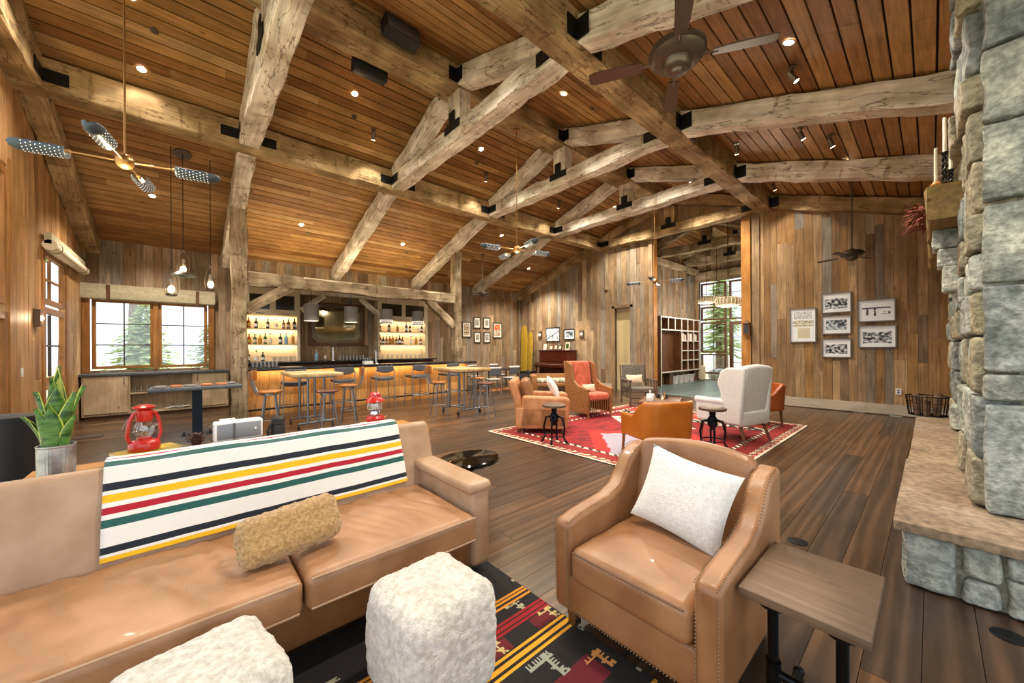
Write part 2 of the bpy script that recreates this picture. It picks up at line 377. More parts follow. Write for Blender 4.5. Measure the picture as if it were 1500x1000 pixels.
def area(loc, energy, sx, sy, tgt=(0, 0, -1), col=(1, .72, .4), name='strip_light'):
    d = bpy.data.lights.new(name, 'AREA'); d.shape = 'RECTANGLE'; d.size = sx; d.size_y = sy; d.energy = energy; d.color = col
    o = bpy.data.objects.new(name, d); C.objects.link(o); o.location = loc; o.rotation_euler = Vector(tgt).to_track_quat('-Z', 'Y').to_euler(); return o
# ================================================================ SETTING
X0, XG, XH, YB, YR, ZR0 = -1.75, 11.5, 17.85, 12.45, -1.55, 5.45
def zc(y): return 4.0 + (YB-y)/3 if y >= ZR0 else 4.0 + (y-YR)/3
SL = math.atan(1/3)
# floor
floor = struct('floor')
rows = []; y = -1.5; pw = .192
while y < YB:
    x = X0 - R.random()*2.2
    while x < XG:
        l = 2.3+R.random()*1.9; a, b = max(x, X0), min(x+l, XG)
        if b-a > .15: rows.append((a, b, y))
        x += l
    y += pw
def fl_key(t):
    cx = min(max(t[0], 0), t[1]) if t[0] < 6 else t[0]
    d = .661*(t[0]+t[1])/2+.75*t[2]
    return (1e3 if (t[2]-(-.66/.75)*t[0] < 0 and t[1] < 1) else 0) + max(.5, abs(d))
rows.sort(key=fl_key)
for i, (a, b, y) in enumerate(rows[:298]):
    plank('floor_wood', ((a+b)/2, y+pw/2, -.01-R.random()*.0012), (b-a-.003, pw-.003, .02), floor, 'plank')
m = MB()
for (a, b, y) in rows[298:]: m.box(((a+b)/2, y+pw/2, -.0105), (b-a-.003, pw-.003, .02))
m.build('plank_field', 'floor_wood', floor, False, kind='stuff')
MB().bx(X0-.1, XG, -1.6, YB+.1, -.12, -.021).build('subfloor', 'gap_dark', floor, False)
hf = struct('floor'); hf.name = 'floor_hall'
for i in range(11):
    for j in range(7):
        plank('teal_slate', (XG+.3+i*.6, 3.2+.3+j*.6, -.012-R.random()*.001), (.594, .594, .02), hf, 'tile')
MB().bx(XG, XH+.3, 3.0, 7.6, -.12, -.023).build('subfloor', 'gap_dark', hf, False)
# ceiling, two slopes of boards along the room
for side in (1, -1):
    ce = struct('ceiling')
    L_ = 7.0/math.cos(SL); bw = L_/42
    for i in range(42):
        s_ = (i+.5)*bw; yy = ZR0 + side*s_*math.cos(SL); zz = zc(ZR0) - s_*math.sin(SL)
        x = X0-.1 - R.random()*3
        while x < XH:
            l = 3.2+R.random()*2.2; a, b = max(x, X0-.1), min(x+l, XH+.1)
            if b-a > .1: plank('ceil_wood', ((a+b)/2, yy, zz+.012+R.random()*.004), (b-a-.004, bw-.02, .02), ce, 'board', -side*SL)
            x += l
    mid = 3.5; d_ = MB()
    M = Matrix.Rotation(-side*SL, 3, 'X')
    d_.box(((X0+XH)/2, ZR0+side*mid, (zc(ZR0)+4.0)/2+.07), (XH-X0+.6, L_+.3, .06), M); d_.build('roof_deck', 'gap_dark', ce, False)
def wall(parent, axis, f, face, a0, a1, mat, zt, openings=(), zb=0, wr=(.13, .21), split=.75, dep=.022):
    edges = sorted({a0, a1} | {e for o in openings for e in o[:2] if a0 < e < a1}); cols = []
    for e0, e1 in zip(edges, edges[1:]):
        a = e0
        while a < e1-1e-6:
            w = R.uniform(*wr); b = a+w
            if e1-b < wr[0]*.7: b = e1
            cols.append((a, b)); a = b
    for a, b in cols:
        mid = (a+b)/2; top = zt(mid) if callable(zt) else zt; segs = [(zb, top)]
        for o in openings:
            if o[0] < mid < o[1]:
                ns = []
                for z0, z1 in segs:
                    if o[2] > z0+.03: ns.append((z0, min(z1, o[2])))
                    if o[3] < z1-.03: ns.append((max(z0, o[3]), z1))
                segs = [q for q in ns if q[1]-q[0] > .03]
        fin = []
        for z0, z1 in segs:
            while z1-z0 > 1.6 and R.random() < split:
                c = z0+R.uniform(.7, min(2.6, z1-z0-.3)); fin.append((z0, c)); z0 = c
            fin.append((z0, z1))
        for z0, z1 in fin:
            pr = dep+R.random()*.006
            c = [mid, 0, (z0+z1)/2]; d = [b-a-.004, pr, z1-z0-.003]; off = f+face*pr/2
            if axis == 'X': plank(mat, (mid, off, c[2]), (d[0], pr, d[2]), parent)
            else: plank(mat, (off, mid, c[2]), (pr, d[0], d[2]), parent)
# back wall (Y = YB), windows by the sideboard
wb = struct('wall_back')
wall(wb, 'X', YB, -1, X0, XG, 'wall_wood', zc(YB)+.02, [(-1.66, .5, 1.04, 2.68)])
b_ = MB(); b_.bx(X0-.2, -1.66, YB, YB+.2, 0, 4.2).bx(.5, XG+.2, YB, YB+.2, 0, 4.2).bx(-1.66, .5, YB, YB+.2, 0, 1.04).bx(-1.66, .5, YB, YB+.2, 2.68, 4.2); b_.build('backing', 'gap_dark', wb, False)
# far gable wall (X = XG) with the hall opening and a doorway
wg = struct('wall_far')
OPN = [(3.45, 6.0, 0, 5.08), (6.85, 7.5, 0, 2.9)]
wall(wg, 'Y', XG, -1, YR, 6.0, 'wall_warm', lambda y: zc(y)-.02, OPN)
wall(wg, 'Y', XG, -1, 6.0, YB, 'wall_wood', lambda y: zc(y)-.02, OPN)
b_ = MB(); T = .16
b_.bx(XG, XG+T, YR, 3.45, 0, 4.0).bx(XG, XG+T, 6.0, 6.85, 0, 4.0).bx(XG, XG+T, 7.5, YB, 0, 4.0).bx(XG, XG+T, 6.85, 7.5, 2.9, 4.0)
b_.prism([(YR, 4.0), (3.45, 4.0), (3.45, 5.08), (6.0, 5.08), (6.0, 4.0), (YB, 4.0), (ZR0, zc(ZR0))], T, Matrix(((0, 0, 1, XG), (1, 0, 0, 0), (0, 1, 0, 0), (0, 0, 0, 1))))
b_.build('backing', 'gap_dark', wg, False)
bb = struct('baseboard_far'); plank('base_white', (XG-.035, .95, .13), (.03, 4.9, .22), bb, 'board'); plank('base_white', (XG-.035, 10.0, .11), (.03, 4.8, .2), bb, 'board')
tr = struct('trim_1')
for (y0, y1, z1, px_, mt) in ((3.22, 3.45, 5.0, .05, 'hall_trim'), (3.02, 3.2, 5.0, .03, 'wall_warm'), (6.02, 6.16, 5.0, .04, 'wall_wood')):
    plank(mt, (XG-.03-px_/2, (y0+y1)/2, z1/2), (px_, y1-y0-.01, z1), tr, 'board')
plank('hall_trim', (XG+.08, 6.0, 2.54), (.2, .03, 5.08), tr, 'board'); plank('hall_trim', (XG+.08, 3.45, 2.54), (.2, .03, 5.08), tr, 'board')
plank('beam_gray', (XG-.05, 7.79, 4.25), (.05, .14, 1.3), tr, 'board')
do = struct('door_1', (XG+.2, 7.17, 0))
MB().bx(-.06, -.01, -.4, .4, 0, 3.0).build('door_leaf', 'beige_wall', do, False)
for s_ in (-.36, .36): MB().bx(-.24, -.18, s_-.05, s_+.05, 0, 2.98).build('casing', 'wall_wood', do, False)
MB().bx(-.24, -.18, -.41, .41, 2.9, 3.0).build('casing', 'wall_wood', do, False)
# left wall (X = X0) with tall window; it carries on glazed towards the camera
wlft = struct('wall_left')
wall(wlft, 'Y', X0, 1, 6.0, YB, 'left_wood', lambda y: zc(y)+.02, [(9.5, 10.95, .42, 3.2), (6.3, 7.9, .1, 3.9)], wr=(.14, .2), split=.3)
b_ = MB(); xx = (X0-.06, X0)
for (y0, y1, z0, z1) in ((7.9, 9.5, 0, 5.1), (10.95, YB+.2, 0, 4.4), (9.5, 10.95, 0, .42), (9.5, 10.95, 3.2, 4.9), (6.3, 7.9, 3.9, 5.4), (6.3, 7.9, 0, .1), (6.0, 6.3, 0, 5.6)): b_.bx(*xx, y0, y1, z0, z1)
b_.build('backing', 'left_wood', wlft, False)
# right-hand wall behind the chimney
wr_ = struct('wall_right')
wall(wr_, 'X', YR, 1, 8.64, XG, 'wall_warm', 4.0)
MB().bx(8.62, XG+.1, YR-.2, YR, 0, 4.1).build('backing', 'gap_dark', wr_, False)
# entry hall
wh = struct('wall_hall_left'); wall(wh, 'X', 7.3, -1, XG+.2, XH, 'wall_wood', zc(7.3), wr=(.14, .2))
MB().bx(XG+.2, XH+.1, 7.3, 7.45, 0, 5.7).build('backing', 'gap_dark', wh, False)
wh2 = struct('wall_hall_right'); wall(wh2, 'X', 3.2, 1, XG+.2, XH, 'wall_warm', zc(3.2), wr=(.2, .3))
MB().bx(XG+.2, XH+.1, 3.05, 3.2, 0, 5.6).build('backing', 'gap_dark', wh2, False)
we = struct('wall_hall_end'); HW = [(4.2, 7.12, .05, 4.5)]
wall(we, 'Y', XH, -1, 3.2, 7.3, 'wall_wood', lambda y: zc(y)-.02, HW)
b_ = MB(); b_.bx(XH, XH+.15, 3.05, 4.2, 0, 5.5).bx(XH, XH+.15, 7.12, 7.45, 0, 5.6).bx(XH, XH+.15, 4.2, 7.12, 4.5, 6.3); b_.build('backing', 'gap_dark', we, False)
# windows -----------------------------------------------------------
wcount = [0]
def window(axis, f, a0, a1, z0, z1, cols, rows_, frame='trim_wood', bar='trim_wood', fw=.07, bw_=.022, out=1, dep=.08):
    wcount[0] += 1
    w = struct('window_%d' % wcount[0])
    def bxp(a, b, z, zz, d0, d1):
        m = MB()
        if axis == 'X': m.bx(a, b, f+out*d0, f+out*d1, z, zz)
        else: m.bx(f+out*d0, f+out*d1, a, b, z, zz)
        return m
    fr = bxp(a0, a0+fw, z0, z1, -.03, dep)
    for q in (bxp(a1-fw, a1, z0, z1, -.03, dep), bxp(a0+fw, a1-fw, z0, z0+fw, -.03, dep), bxp(a0+fw, a1-fw, z1-fw, z1, -.03, dep)): fr.add(q.v, q.f)
    fr.build('window_frame', frame, w, False)
    A0, A1, Z0, Z1 = a0+fw, a1-fw, z0+fw, z1-fw
    for i in range(1, cols): c = A0+(A1-A0)*i/cols; bxp(c-bw_/2, c+bw_/2, Z0, Z1, .02, .06).build('glazing_bar', bar, w, False)
    for j in range(1, rows_): c = Z0+(Z1-Z0)*j/rows_; bxp(A0, A1, c-bw_/2, c+bw_/2, .022, .058).build('glazing_bar', bar, w, False)
    for i in range(cols):
        for j in range(rows_):
            c0, c1 = A0+(A1-A0)*i/cols+bw_/2, A0+(A1-A0)*(i+1)/cols-bw_/2; e0, e1 = Z0+(Z1-Z0)*j/rows_+bw_/2, Z0+(Z1-Z0)*(j+1)/rows_-bw_/2
            bxp(c0, c1, e0, e1, .037, .043).build('pane', 'glass', w, False)
    return w
plain('bar_dark', '#3a2c22', .5)
window('X', YB+.02, -1.58, -.58, 1.08, 2.66, 2, 3, 'trim_wood', 'bar_dark', .06)
window('X', YB+.02, -.5, .42, 1.08, 2.66, 2, 3, 'trim_wood', 'bar_dark', .06)
window('Y', X0+.0, 9.53, 10.9, 2.28, 3.15, 2, 2, 'trim_wood', 'trim_wood', .08, .03, -1, .03)
window('Y', X0+.0, 9.53, 10.9, .95, 2.22, 2, 2, 'trim_wood', 'bar_dark', .1, .03, -1, .03)
window('Y', X0+.0, 9.53, 10.9, .45, .93, 2, 1, 'trim_wood', 'trim_wood', .08, .03, -1, .03)
window('Y', X0+.0, 6.35, 7.86, 2.1, 3.85, 2, 2, 'trim_wood', 'trim_wood', .09, .03, -1, .03)
window('Y', X0+.0, 6.35, 7.86, .15, 2.0, 2, 2, 'trim_wood', 'trim_wood', .09, .03, -1, .03)
ct = struct('trim_2')
for (y0, y1, z0, z1) in ((9.38, 9.5, .35, 3.3), (10.95, 11.1, .35, 3.3), (7.9, 8.03, 0, 4.0), (9.38, 11.1, .3, .42)):
    plank('trim_wood', (X0+.035, (y0+y1)/2, (z0+z1)/2), (.02, y1-y0, z1-z0), ct, 'board')
for (x0, x1, z0, z1) in ((-1.72, -1.6, 1.0, 2.72), (.44, .56, 1.0, 2.72), (-.585, -.495, 1.05, 2.7)):
    plank('trim_wood', ((x0+x1)/2, YB-.05, (z0+z1)/2), (x1-x0, .05, z1-z0), ct, 'board')
window('Y', XH+.03, 5.98, 7.05, 3.42, 4.42, 2, 2, 'dark_wood', 'bar_dark', .07)
window('Y', XH+.03, 4.3, 5.86, 3.42, 4.42, 3, 2, 'dark_wood', 'bar_dark', .07)
window('Y', XH+.03, 5.98, 7.05, 2.72, 3.34, 2, 1, 'dark_wood', 'bar_dark', .07)
window('Y', XH+.03, 4.3, 5.86, 2.72, 3.34, 3, 1, 'dark_wood', 'bar_dark', .07)
window('Y', XH+.03, 5.98, 7.05, 1.25, 2.64, 2, 3, 'dark_wood', 'bar_dark', .07)
window('Y', XH+.03, 5.98, 7.05, .3, 1.2, 2, 1, 'dark_wood', 'bar_dark', .07)
window('Y', XH+.03, 4.9, 5.86, .15, 2.62, 2, 4, 'dark_wood', 'bar_dark', .14)
window('Y', XH+.03, 4.25, 4.85, .3, 2.62, 1, 3, 'dark_wood', 'bar_dark', .07)
# ================================================================ ROOF TIMBERS
lp = beam('purlin_beam', (X0, 8.01, 5.23), (XG, 8.01, 5.23), .30, .44, 'beam_tan'); tag(lp, 'long hewn tan purlin beam along the roof on the bar side', 'beam')
rp = beam('purlin_beam', (X0, 2.89, 5.25), (XG, 2.89, 5.25), .34, .44, 'beam_tan'); tag(rp, 'long hewn tan purlin beam along the roof on the fireplace side', 'beam')
rb = beam('ridge_beam', (X0, ZR0, 6.06), (XH, ZR0, 6.06), .46, .42, 'beam_tan'); tag(rb, 'heavy hewn ridge beam under the roof peak carrying two black speakers', 'beam')
names = {-1.74: 'hewn roof truss against the tall left window wall', .70: 'pale thick hewn roof truss over the near end of the bar', 3.42: 'pale roof truss with T plate between ridge speakers and hanging lights', 6.12: 'pale roof truss above the bar frame post beside the small framed prints', 8.76: 'pale roof truss over the far fan and the surfboards', 11.24: 'tan roof truss set against the far gable wall over the hall opening', 14.0: 'nearer grey brown truss in the entry hall roof', 16.5: 'farther grey brown truss in the entry hall roof'}
def plate(parent, c, d): return MB().box(c, d).build('steel_plate', 'steel_black', parent, False)
def wp(o, parent):
    o.parent = parent; o.matrix_parent_inverse = Matrix.Translation(parent.location).inverted()
def truss(xf, mat='beam_pale', full=True, hall=False):
    w = .30; xm = xf+w/2
    t = thing('roof_truss', names[xf], 'roof truss', (xm, ZR0, 5.05))
    yl, yr = 7.86, 3.06
    tie = beam('tie_beam', (xm, yr-.01, 5.19), (xm, yl+.01, 5.19), w, .28, mat, t, jit=.02)
    beam('king_post', (xm, ZR0-.06, 5.31), (xm, ZR0-.06, 5.87), .26, .34, mat, t, (0, 1, 0), seg=.15)
    dz = .18
    for s_ in (1, -1):
        yy = ZR0+s_*(yl-ZR0); yi = ZR0+s_*.2
        beam('rafter', (xm, yi, zc(yi)-dz), (xm, yy-s_*.0, zc(yy)-dz), w*.92, .30, mat, t, jit=.018)
        if not hall:
            y2 = ZR0+s_*(8.18-ZR0); y3 = YB-.02 if s_ > 0 else YR+.1
            beam('rafter', (xm, y2-s_*.05, zc(y2)-dz), (xm, y3, zc(y3)-dz), w*.92, .32, mat, t, jit=.02)
    # black steel connectors
    for s_, yy in ((1, yl), (-1, yr)):
        for sd in (-1, 1):
            xe = xm+sd*(w/2+.008); o = plate(None, (xe, yy-s_*.16, 5.2), (.014, .3, .17)); wp(o, t)
            if not hall: o = plate(None, (xe+sd*.12, yy-s_*.008, 5.2), (.24, .014, .17)); wp(o, t)
    if not hall:
        for s_, yy in ((1, 8.17), (-1, 2.71)):
            for sd in (-1, 1):
                xe = xm+sd*(w/2+.006); o = plate(None, (xe, yy+s_*.09, zc(yy)-.24), (.012, .16, .24)); wp(o, t)
                if s_ < 0: o = plate(None, (xe+sd*.09, yy+s_*.006, zc(yy)-.24), (.16, .012, .24)); wp(o, t)
    o = MB(); o.box((xf-.012, ZR0-.06, 5.27), (.016, .46, .13)).box((xf-.0125, ZR0-.06, 5.43), (.016, .16, .2)); o = o.build('steel_plate', 'steel_black', None, False); wp(o, t)
    for s_ in (1, -1):
        yy = ZR0+s_*.24
        o = plate(None, (xf-.005, yy+s_*.06, zc(yy)-.2), (.012, .13, .22)); wp(o, t)
        o = plate(None, (xf-.09, yy+s_*.004, zc(yy)-.22), (.16, .012, .22)); wp(o, t)
    return t
for xf in (.70, 3.42, 6.12, 8.76): truss(xf)
truss(11.24, 'beam_tan'); truss(14.0, 'beam_gray', hall=True); truss(16.5, 'beam_gray', hall=True)
truss(-1.74, 'beam_tan')
# hall side plates so the hall ties rest on something
for yy, lb in ((7.16, 'grey wall beam along the left side of the entry hall'), (3.34, 'grey wall beam along the right side of the entry hall')):
    tag(beam('wall_plate', (XG+.2, yy, 4.93), (XH, yy, 4.93), .2, .24, 'beam_gray'), lb, 'beam')
tag(beam('wall_plate', (XH-.14, 3.3, 4.75), (XH-.14, 7.2, 4.75), .2, .3, 'beam_gray'), 'grey beam across the top of the entry hall windows', 'beam')
# bar timber frame -----------------------------------------------------
bf = thing('timber_frame', 'weathered timber post and beam frame standing around the bar', 'timber frame', (3.7, 9.95, 0))
beam('post', (.87, 9.93, 0), (.87, 9.93, 4.62), .28, .28, 'beam_gray', bf, (0, 1, 0), jit=.02)
beam('post', (6.44, 9.98, 1.095), (6.44, 9.98, 4.62), .26, .26, 'beam_gray', bf, (0, 1, 0), jit=.02)
beam('header_beam', (1.0, 9.97, 3.06), (6.32, 9.97, 3.06), .24, .28, 'beam_gray', bf, jit=.03)
beam('brace', (.98, 9.97, 2.38), (1.85, 9.97, 2.98), .2, .22, 'beam_gray', bf, jit=.015)
beam('brace', (6.33, 9.97, 2.20), (5.45, 9.97, 2.96), .2, .22, 'beam_gray', bf, jit=.015)
# ================================================================ FOREGROUND
def bev(o, w=.02, n=3):
    md = o.modifiers.new('bevel', 'BEVEL'); md.width = w; md.segments = n; md.limit_method = 'ANGLE'
    o.data.polygons.foreach_set('use_smooth', [True]*len(o.data.polygons)); return o
RX = lambda a: Matrix.Rotation(math.radians(a), 3, 'X')
RZ = lambda a: Matrix.Rotation(math.radians(a), 3, 'Z')
RY = lambda a: Matrix.Rotation(math.radians(a), 3, 'Y')
def pillow(m, w, h, t, M, c, n=14, nz=0):
    def side(sg):
        def f(u, v):
            u, v = u*2-1, v*2-1
            x = w/2*u*(1-.09*(1-v*v)); y = h/2*v*(1-.09*(1-u*u)); z = sg*t/2*max(0, (1-u*u)*(1-v*v))**.42
            z += nz*noise.noise(Vector((x*9, y*9, sg)))*(1-u*u)*(1-v*v)
            return M @ Vector((x, y, z)) + Vector(c)
        return f
    m.grid(side(1), n, n); m.grid(side(-1), n, n); return m
def nails(m, pts, step=.015, r=.0046):
    pts = [Vector(p) for p in pts]
    for a, b in zip(pts, pts[1:]):
        n = max(1, int((b-a).length/step))
        for i in range(n):
            p = a.lerp(b, i/n); m.add([p+Vector(d)*r for d in ((1, 0, 0), (-1, 0, 0), (0, 1, 0), (0, -1, 0), (0, 0, 1), (0, 0, -1))], [(0, 2, 4), (2, 1, 4), (1, 3, 4), (3, 0, 4), (2, 0, 5), (1, 2, 5), (3, 1, 5), (0, 3, 5)])
    return m
# ---- foreground kilim
def rug1col(x, y):
    n = noise.noise(Vector((x*40, y*40, 0)))*.5
    blk = '#14100f'; bur = '#4a0d12'
    for base in (0, -.88):
        yy = y-base; r = None
        for i, g in enumerate((1.70, 1.668, 1.636)):
            if abs(yy-g) < .009: r = '#c47f1e'
        for g in (1.545, 1.515, 1.485):
            if abs(yy-g) < .011: r = '#8c1219'
        for g in (1.365, 1.328, 1.291):
            if abs(yy-g) < .0115: r = '#d99a1f'
        if r: return r
    # small woven hooks
    def hook(cx, cy, s, col):
        u, v = (x-cx)/s, (y-cy)/s
        if abs(u) < 1 and abs(v) < 1:
            if abs(v-.55) < .1 or abs(u-.45) < .1: return col
            if v > .55 and (u*5) % 1 < .4 and v < .95: return col
            if u > .45 and (v*5) % 1 < .4 and u < .95: return col
            if v < -.1 and abs(u+v) < .12: return col
    for base in (0, -.88):
        for k in range(-6, 9):
            for (cy, s, col, ph) in ((1.59, .05, '#9d9a7c', 0), (1.755, .045, '#8f8c74', .19), (1.43, .05, '#b3a06a', .1), (1.19, .075, '#8f9484', .22), (1.05, .06, '#c98a4a', .05)):
                h = hook(k*.38+ph-.1, cy+base, s, col)
                if h: return h
    for base in (0, -.88):
        yy = y-base
        if 1.385 < yy < 1.47: return blk if ((x*3.1+.2) % 1) < .55 else '#5a0f14'
        if .98 < yy < 1.12: return '#5d0e18' if ((x*1.55+.35) % 1) < .62 else blk
        if .83 < yy < .98: return '#a8801f' if ((x*1.25-.05) % 1) < .6 else blk
    return blk if n > -.2 else '#1c1316'
nx, ny = 330, 250; vs_ = []; fs = []; cols = []
RX0, RX1, RY0, RY1 = -1.2, 1.58, -.05, 2.07
for j in range(ny+1):
    for i in range(nx+1): vs_.append((RX0+(RX1-RX0)*i/nx-.2, RY0+(RY1-RY0)*j/ny-1.0, .008))
for j in range(ny):
    for i in range(nx):
        fs.append((j*(nx+1)+i, j*(nx+1)+i+1, (j+1)*(nx+1)+i+1, (j+1)*(nx+1)+i)); cols.append(rug1col(RX0+(RX1-RX0)*(i+.5)/nx, RY0+(RY1-RY0)*(j+.5)/ny))
rg = thing('kilim_rug', 'dark black and burgundy kilim rug with yellow stripes under the sheepskin ottomans', 'rug', (.2, 1.0, .001))
colmesh('rug_field', vs_, fs, cols, 'paint_rug', rg)
MB().bx(RX0-.2, RX1-.2, RY0-1, RY1-1, 0, .007).build('rug_backing', 'gap_dark', rg, False)
# ---- sofa
sx, sy = .3, 2.4
so = thing('leather_sofa', 'long tan leather sofa with two seat cushions under a striped blanket', 'sofa', (sx, sy, 0))
MB().rbox((.05, .08, .19), (2.36, .92, .26), .02, 2, 2).build('base', 'leather_base', so)
def seatf(cx, hw):
    def f(v):
        x, y, z = v
        if z > 0:
            e = max(0, 1-(x/hw)**2)*max(0, 1-(y/.36)**2); z += .022*e
            wr = noise.noise(Vector(((x+cx)*13+y*3.4, (y)*2.6, cx)))+.4*noise.noise(Vector(((x+cx)*27+y*5, y*4, cx+4)))
            q = (1-abs(noise.noise(Vector(((x+cx)*6.5+y*3.2, y*1.5, cx)))))**7*(.4+.6*max(0, noise.noise(Vector(((x+cx)*2.2, y*2, 8)))+.5))
            z += (.009*wr-.024*q)*max(0, min(1, (y+.34)*2.6))*(1 if abs(x) < hw*.93 else .2)
        y += -.004*noise.noise(Vector((x*20, z*10, 3)))
        return (x, y, z)
    return f
for cx, w in ((.584, .955), (-.53, 1.255)):
    c_ = MB().rbox((cx, -.13, .372), (w, .79, .175), .045, 4, 64, seatf(cx, w/2)).build('seat_cushion', 'leather_tan', so)
    e = MB()
    for zz in (.315, .452): e.tube([(cx-w/2+.02, -.525, zz), (cx, -.529, zz), (cx+w/2-.02, -.525, zz)], .006, 6)
    e.build('piping', 'leather_pale', c_)
    
for cx, w in ((.675, 1.13), (-.53, 1.25)):
    M = RX(-19)
    bk = MB().rbox((cx, .41, .627), (w-.004, .17, .53), .05, 4, 8, lambda v: (v[0], v[1]-.012*max(0, 1-(v[0]/.5)**2) if v[1] < 0 else v[1], v[2]), M).build('back_cushion', 'leather_pale', so)
MB().rbox((.02, .535, .42), (2.46, .09, .66), .03, 2, 2, None, RX(-6)).build('back_frame', 'leather_base', so)
for s_, ax in ((1, 1.155), (-1, -1.225)):
    a = MB().rbox((ax, -.06, .33), (.145, .76, .5), .03, 3, 4).build('arm', 'leather_pale', so)
    MB().rbox((ax-s_*.012, -.06, .59), (.19, .79, .075), .036, 4, 4).build('arm_roll', 'leather_pale', a)
    n_ = MB(); nails(n_, [(ax+.055, -.447, .10), (ax+.055, -.447, .55)]); nails(n_, [(ax+.078, -.40, .555), (ax+.078, .3, .555)]); n_.build('nailhead_trim', 'nail', a, False, kind='stuff')
n_ = MB(); nails(n_, [(-1.1, -.386, .075), (1.05, -.386, .075)], .022); n_.build('nailhead_trim', 'nail', so, False, kind='stuff')
for lx in (-1.15, 1.15):
    for ly in (-.27, .42): MB().cyl((lx, ly, 0.0), (lx, ly, .07), .025, .03, 10).build('leg', 'dark_wood', so)
# ---- striped blanket
path = [(3.03, .55), (3.03, .75), (3.015, .85), (2.975, .905), (2.91, .932), (2.84, .932), (2.793, .905), (2.755, .80), (2.713, .68), (2.685, .59), (2.652, .495)]
acc = [0]
for a, b in zip(path, path[1:]): acc.append(acc[-1]+math.hypot(b[0]-a[0], b[1]-a[1]))
i0 = acc[5]-.015; tot = acc[-1]-i0
def at_path(s_):
    for i in range(len(path)-1):
        if s_ <= acc[i+1] or i == len(path)-2:
            t = (s_-acc[i])/(acc[i+1]-acc[i]); return (path[i][0]+(path[i+1][0]-path[i][0])*t, path[i][1]+(path[i+1][1]-path[i][1])*t)
def blcol(f):
    for a, b, c in ((-.02, .02, '#b31e2d'), (.05, .125, '#22564f'), (.285, .36, '#141e2b'), (.40, .47, '#f0bb12'), (.51, .58, '#b1102c'), (.62, .695, '#1f5a55'), (.865, .93, '#141e2b'), (.955, 1.01, '#f0bb12')):
        if a <= f < b: return c
    return '#eceae4'
bt = thing('striped_blanket', 'white wool blanket with green navy yellow and red stripes over sofa back', 'blanket', (.47, 2.9, .5))
nu, nv = 60, 220; vs_ = []; fs = []; cols = []
for j in range(nv+1):
    s_ = acc[-1]*j/nv; yy, zz = at_path(s_); fr = max(0, (s_-i0)/tot)
    for i in range(nu+1):
        u = i/nu; x = -.315+1.56*u + .02*fr*u
        sag = .010*noise.noise(Vector((x*4, s_*3, 5)))+.02*fr*(1-u)*0
        vs_.append((x-.47, yy-2.9-.012-abs(sag), zz-.5+.004*math.sin(x*11)*(1 if 0 < fr < .1 else .2) - fr*.02*(1-u)))
for j in range(nv):
    f = (acc[-1]*(j+.5)/nv-i0)/tot
    for i in range(nu):
        fs.append((j*(nu+1)+i, j*(nu+1)+i+1, (j+1)*(nu+1)+i+1, (j+1)*(nu+1)+i)); cols.append(blcol(f))
o = colmesh('blanket_cloth', vs_, fs, cols, 'paint_cloth', bt, True); md = o.modifiers.new('thick', 'SOLIDIFY'); md.thickness = .01; md.offset = 1
# ---- bolster
def fuzz(a, f):
    def g(v):
        v = Vector(v); return v*(1+a*noise.noise(v*f)) + Vector((0, 0, a*.2*noise.noise(v*f*2.2)))
    return g
pb = MB().rbox((0, 0, 0), (.46, .13, .23), .062, 6, 24, fuzz(.05, 60), RX(-34)).build('bolster_pillow', 'shearling_tan'); pb.location = (.40, 2.16, .588); pb.rotation_euler = (0, math.radians(-4), math.radians(3)); tag(pb, 'tan curly shearling bolster pillow lying on the sofa seat before the blanket', 'pillow')
# ---- ottomans
def ottoman(loc, rz, label, d=(.43, .43, .45)):
    t = thing('sheepskin_ottoman', label, 'ottoman', loc, rz, 'sheepskin ottomans')
    def f(v):
        v = Vector(v); k = 1+.018*noise.noise(v*45)+.02*noise.noise(v*16); w = 1+.05*math.cos(v.z/d[2]*PI)
        return (v.x*k*w, v.y*k*w, v.z*k)
    MB().rbox((0, 0, d[2]/2+.012), d, .075, 6, 44, f).build('cover', 'sheepskin', t)
    for a in (-1, 1):
        for b in (-1, 1): MB().cyl((a*.14, b*.14, 0), (a*.14, b*.14, .03), .02, .02, 8).build('foot', 'dark_wood', t)
    return t
ottoman((.82, 1.48, .009), 4, 'white sheepskin cube ottoman in front of the right sofa cushion')
ottoman((.03, 1.62, .009), 10, 'white sheepskin cube ottoman in front of the left sofa cushion', (.44, .42, .43))
# ---- leather armchair facing the ottomans
ac = thing('club_armchair', 'tan leather armchair with nailhead trim holding a white pillow', 'armchair', (1.905, .945, 0), -90)
MB().rbox((0, .01, .205), (.80, .80, .19), .02, 2, 2).build('base', 'leather_chair', ac)
MB().rbox((0, -.07, .375), (.615, .70, .18), .05, 4, 16, lambda v: (v[0], v[1], v[2]+(.03*max(0, 1-(v[0]/.3)**2)*max(0, 1-(v[1]/.34)**2)+.006*noise.noise(Vector((v[0]*7, v[1]*7, 1))) if v[2] > 0 else 0))).build('seat_cushion', 'leather_chair', ac)
e = MB().tube([(-.285, -.415, .445), (0, -.42, .447), (.285, -.415, .445)], .005, 6); e.build('piping', 'piping', ac)
prof = [(-.405, .115), (-.405, .575), (-.30, .60), (-.02, .625), (.09, .66), (.165, .73), (.215, .80), (.285, .85), (.40, .87), (.445, .87), (.43, .115)]
Mside = Matrix(((0, 0, 1, 0), (1, 0, 0, 0), (0, 1, 0, 0), (0, 0, 0, 1)))
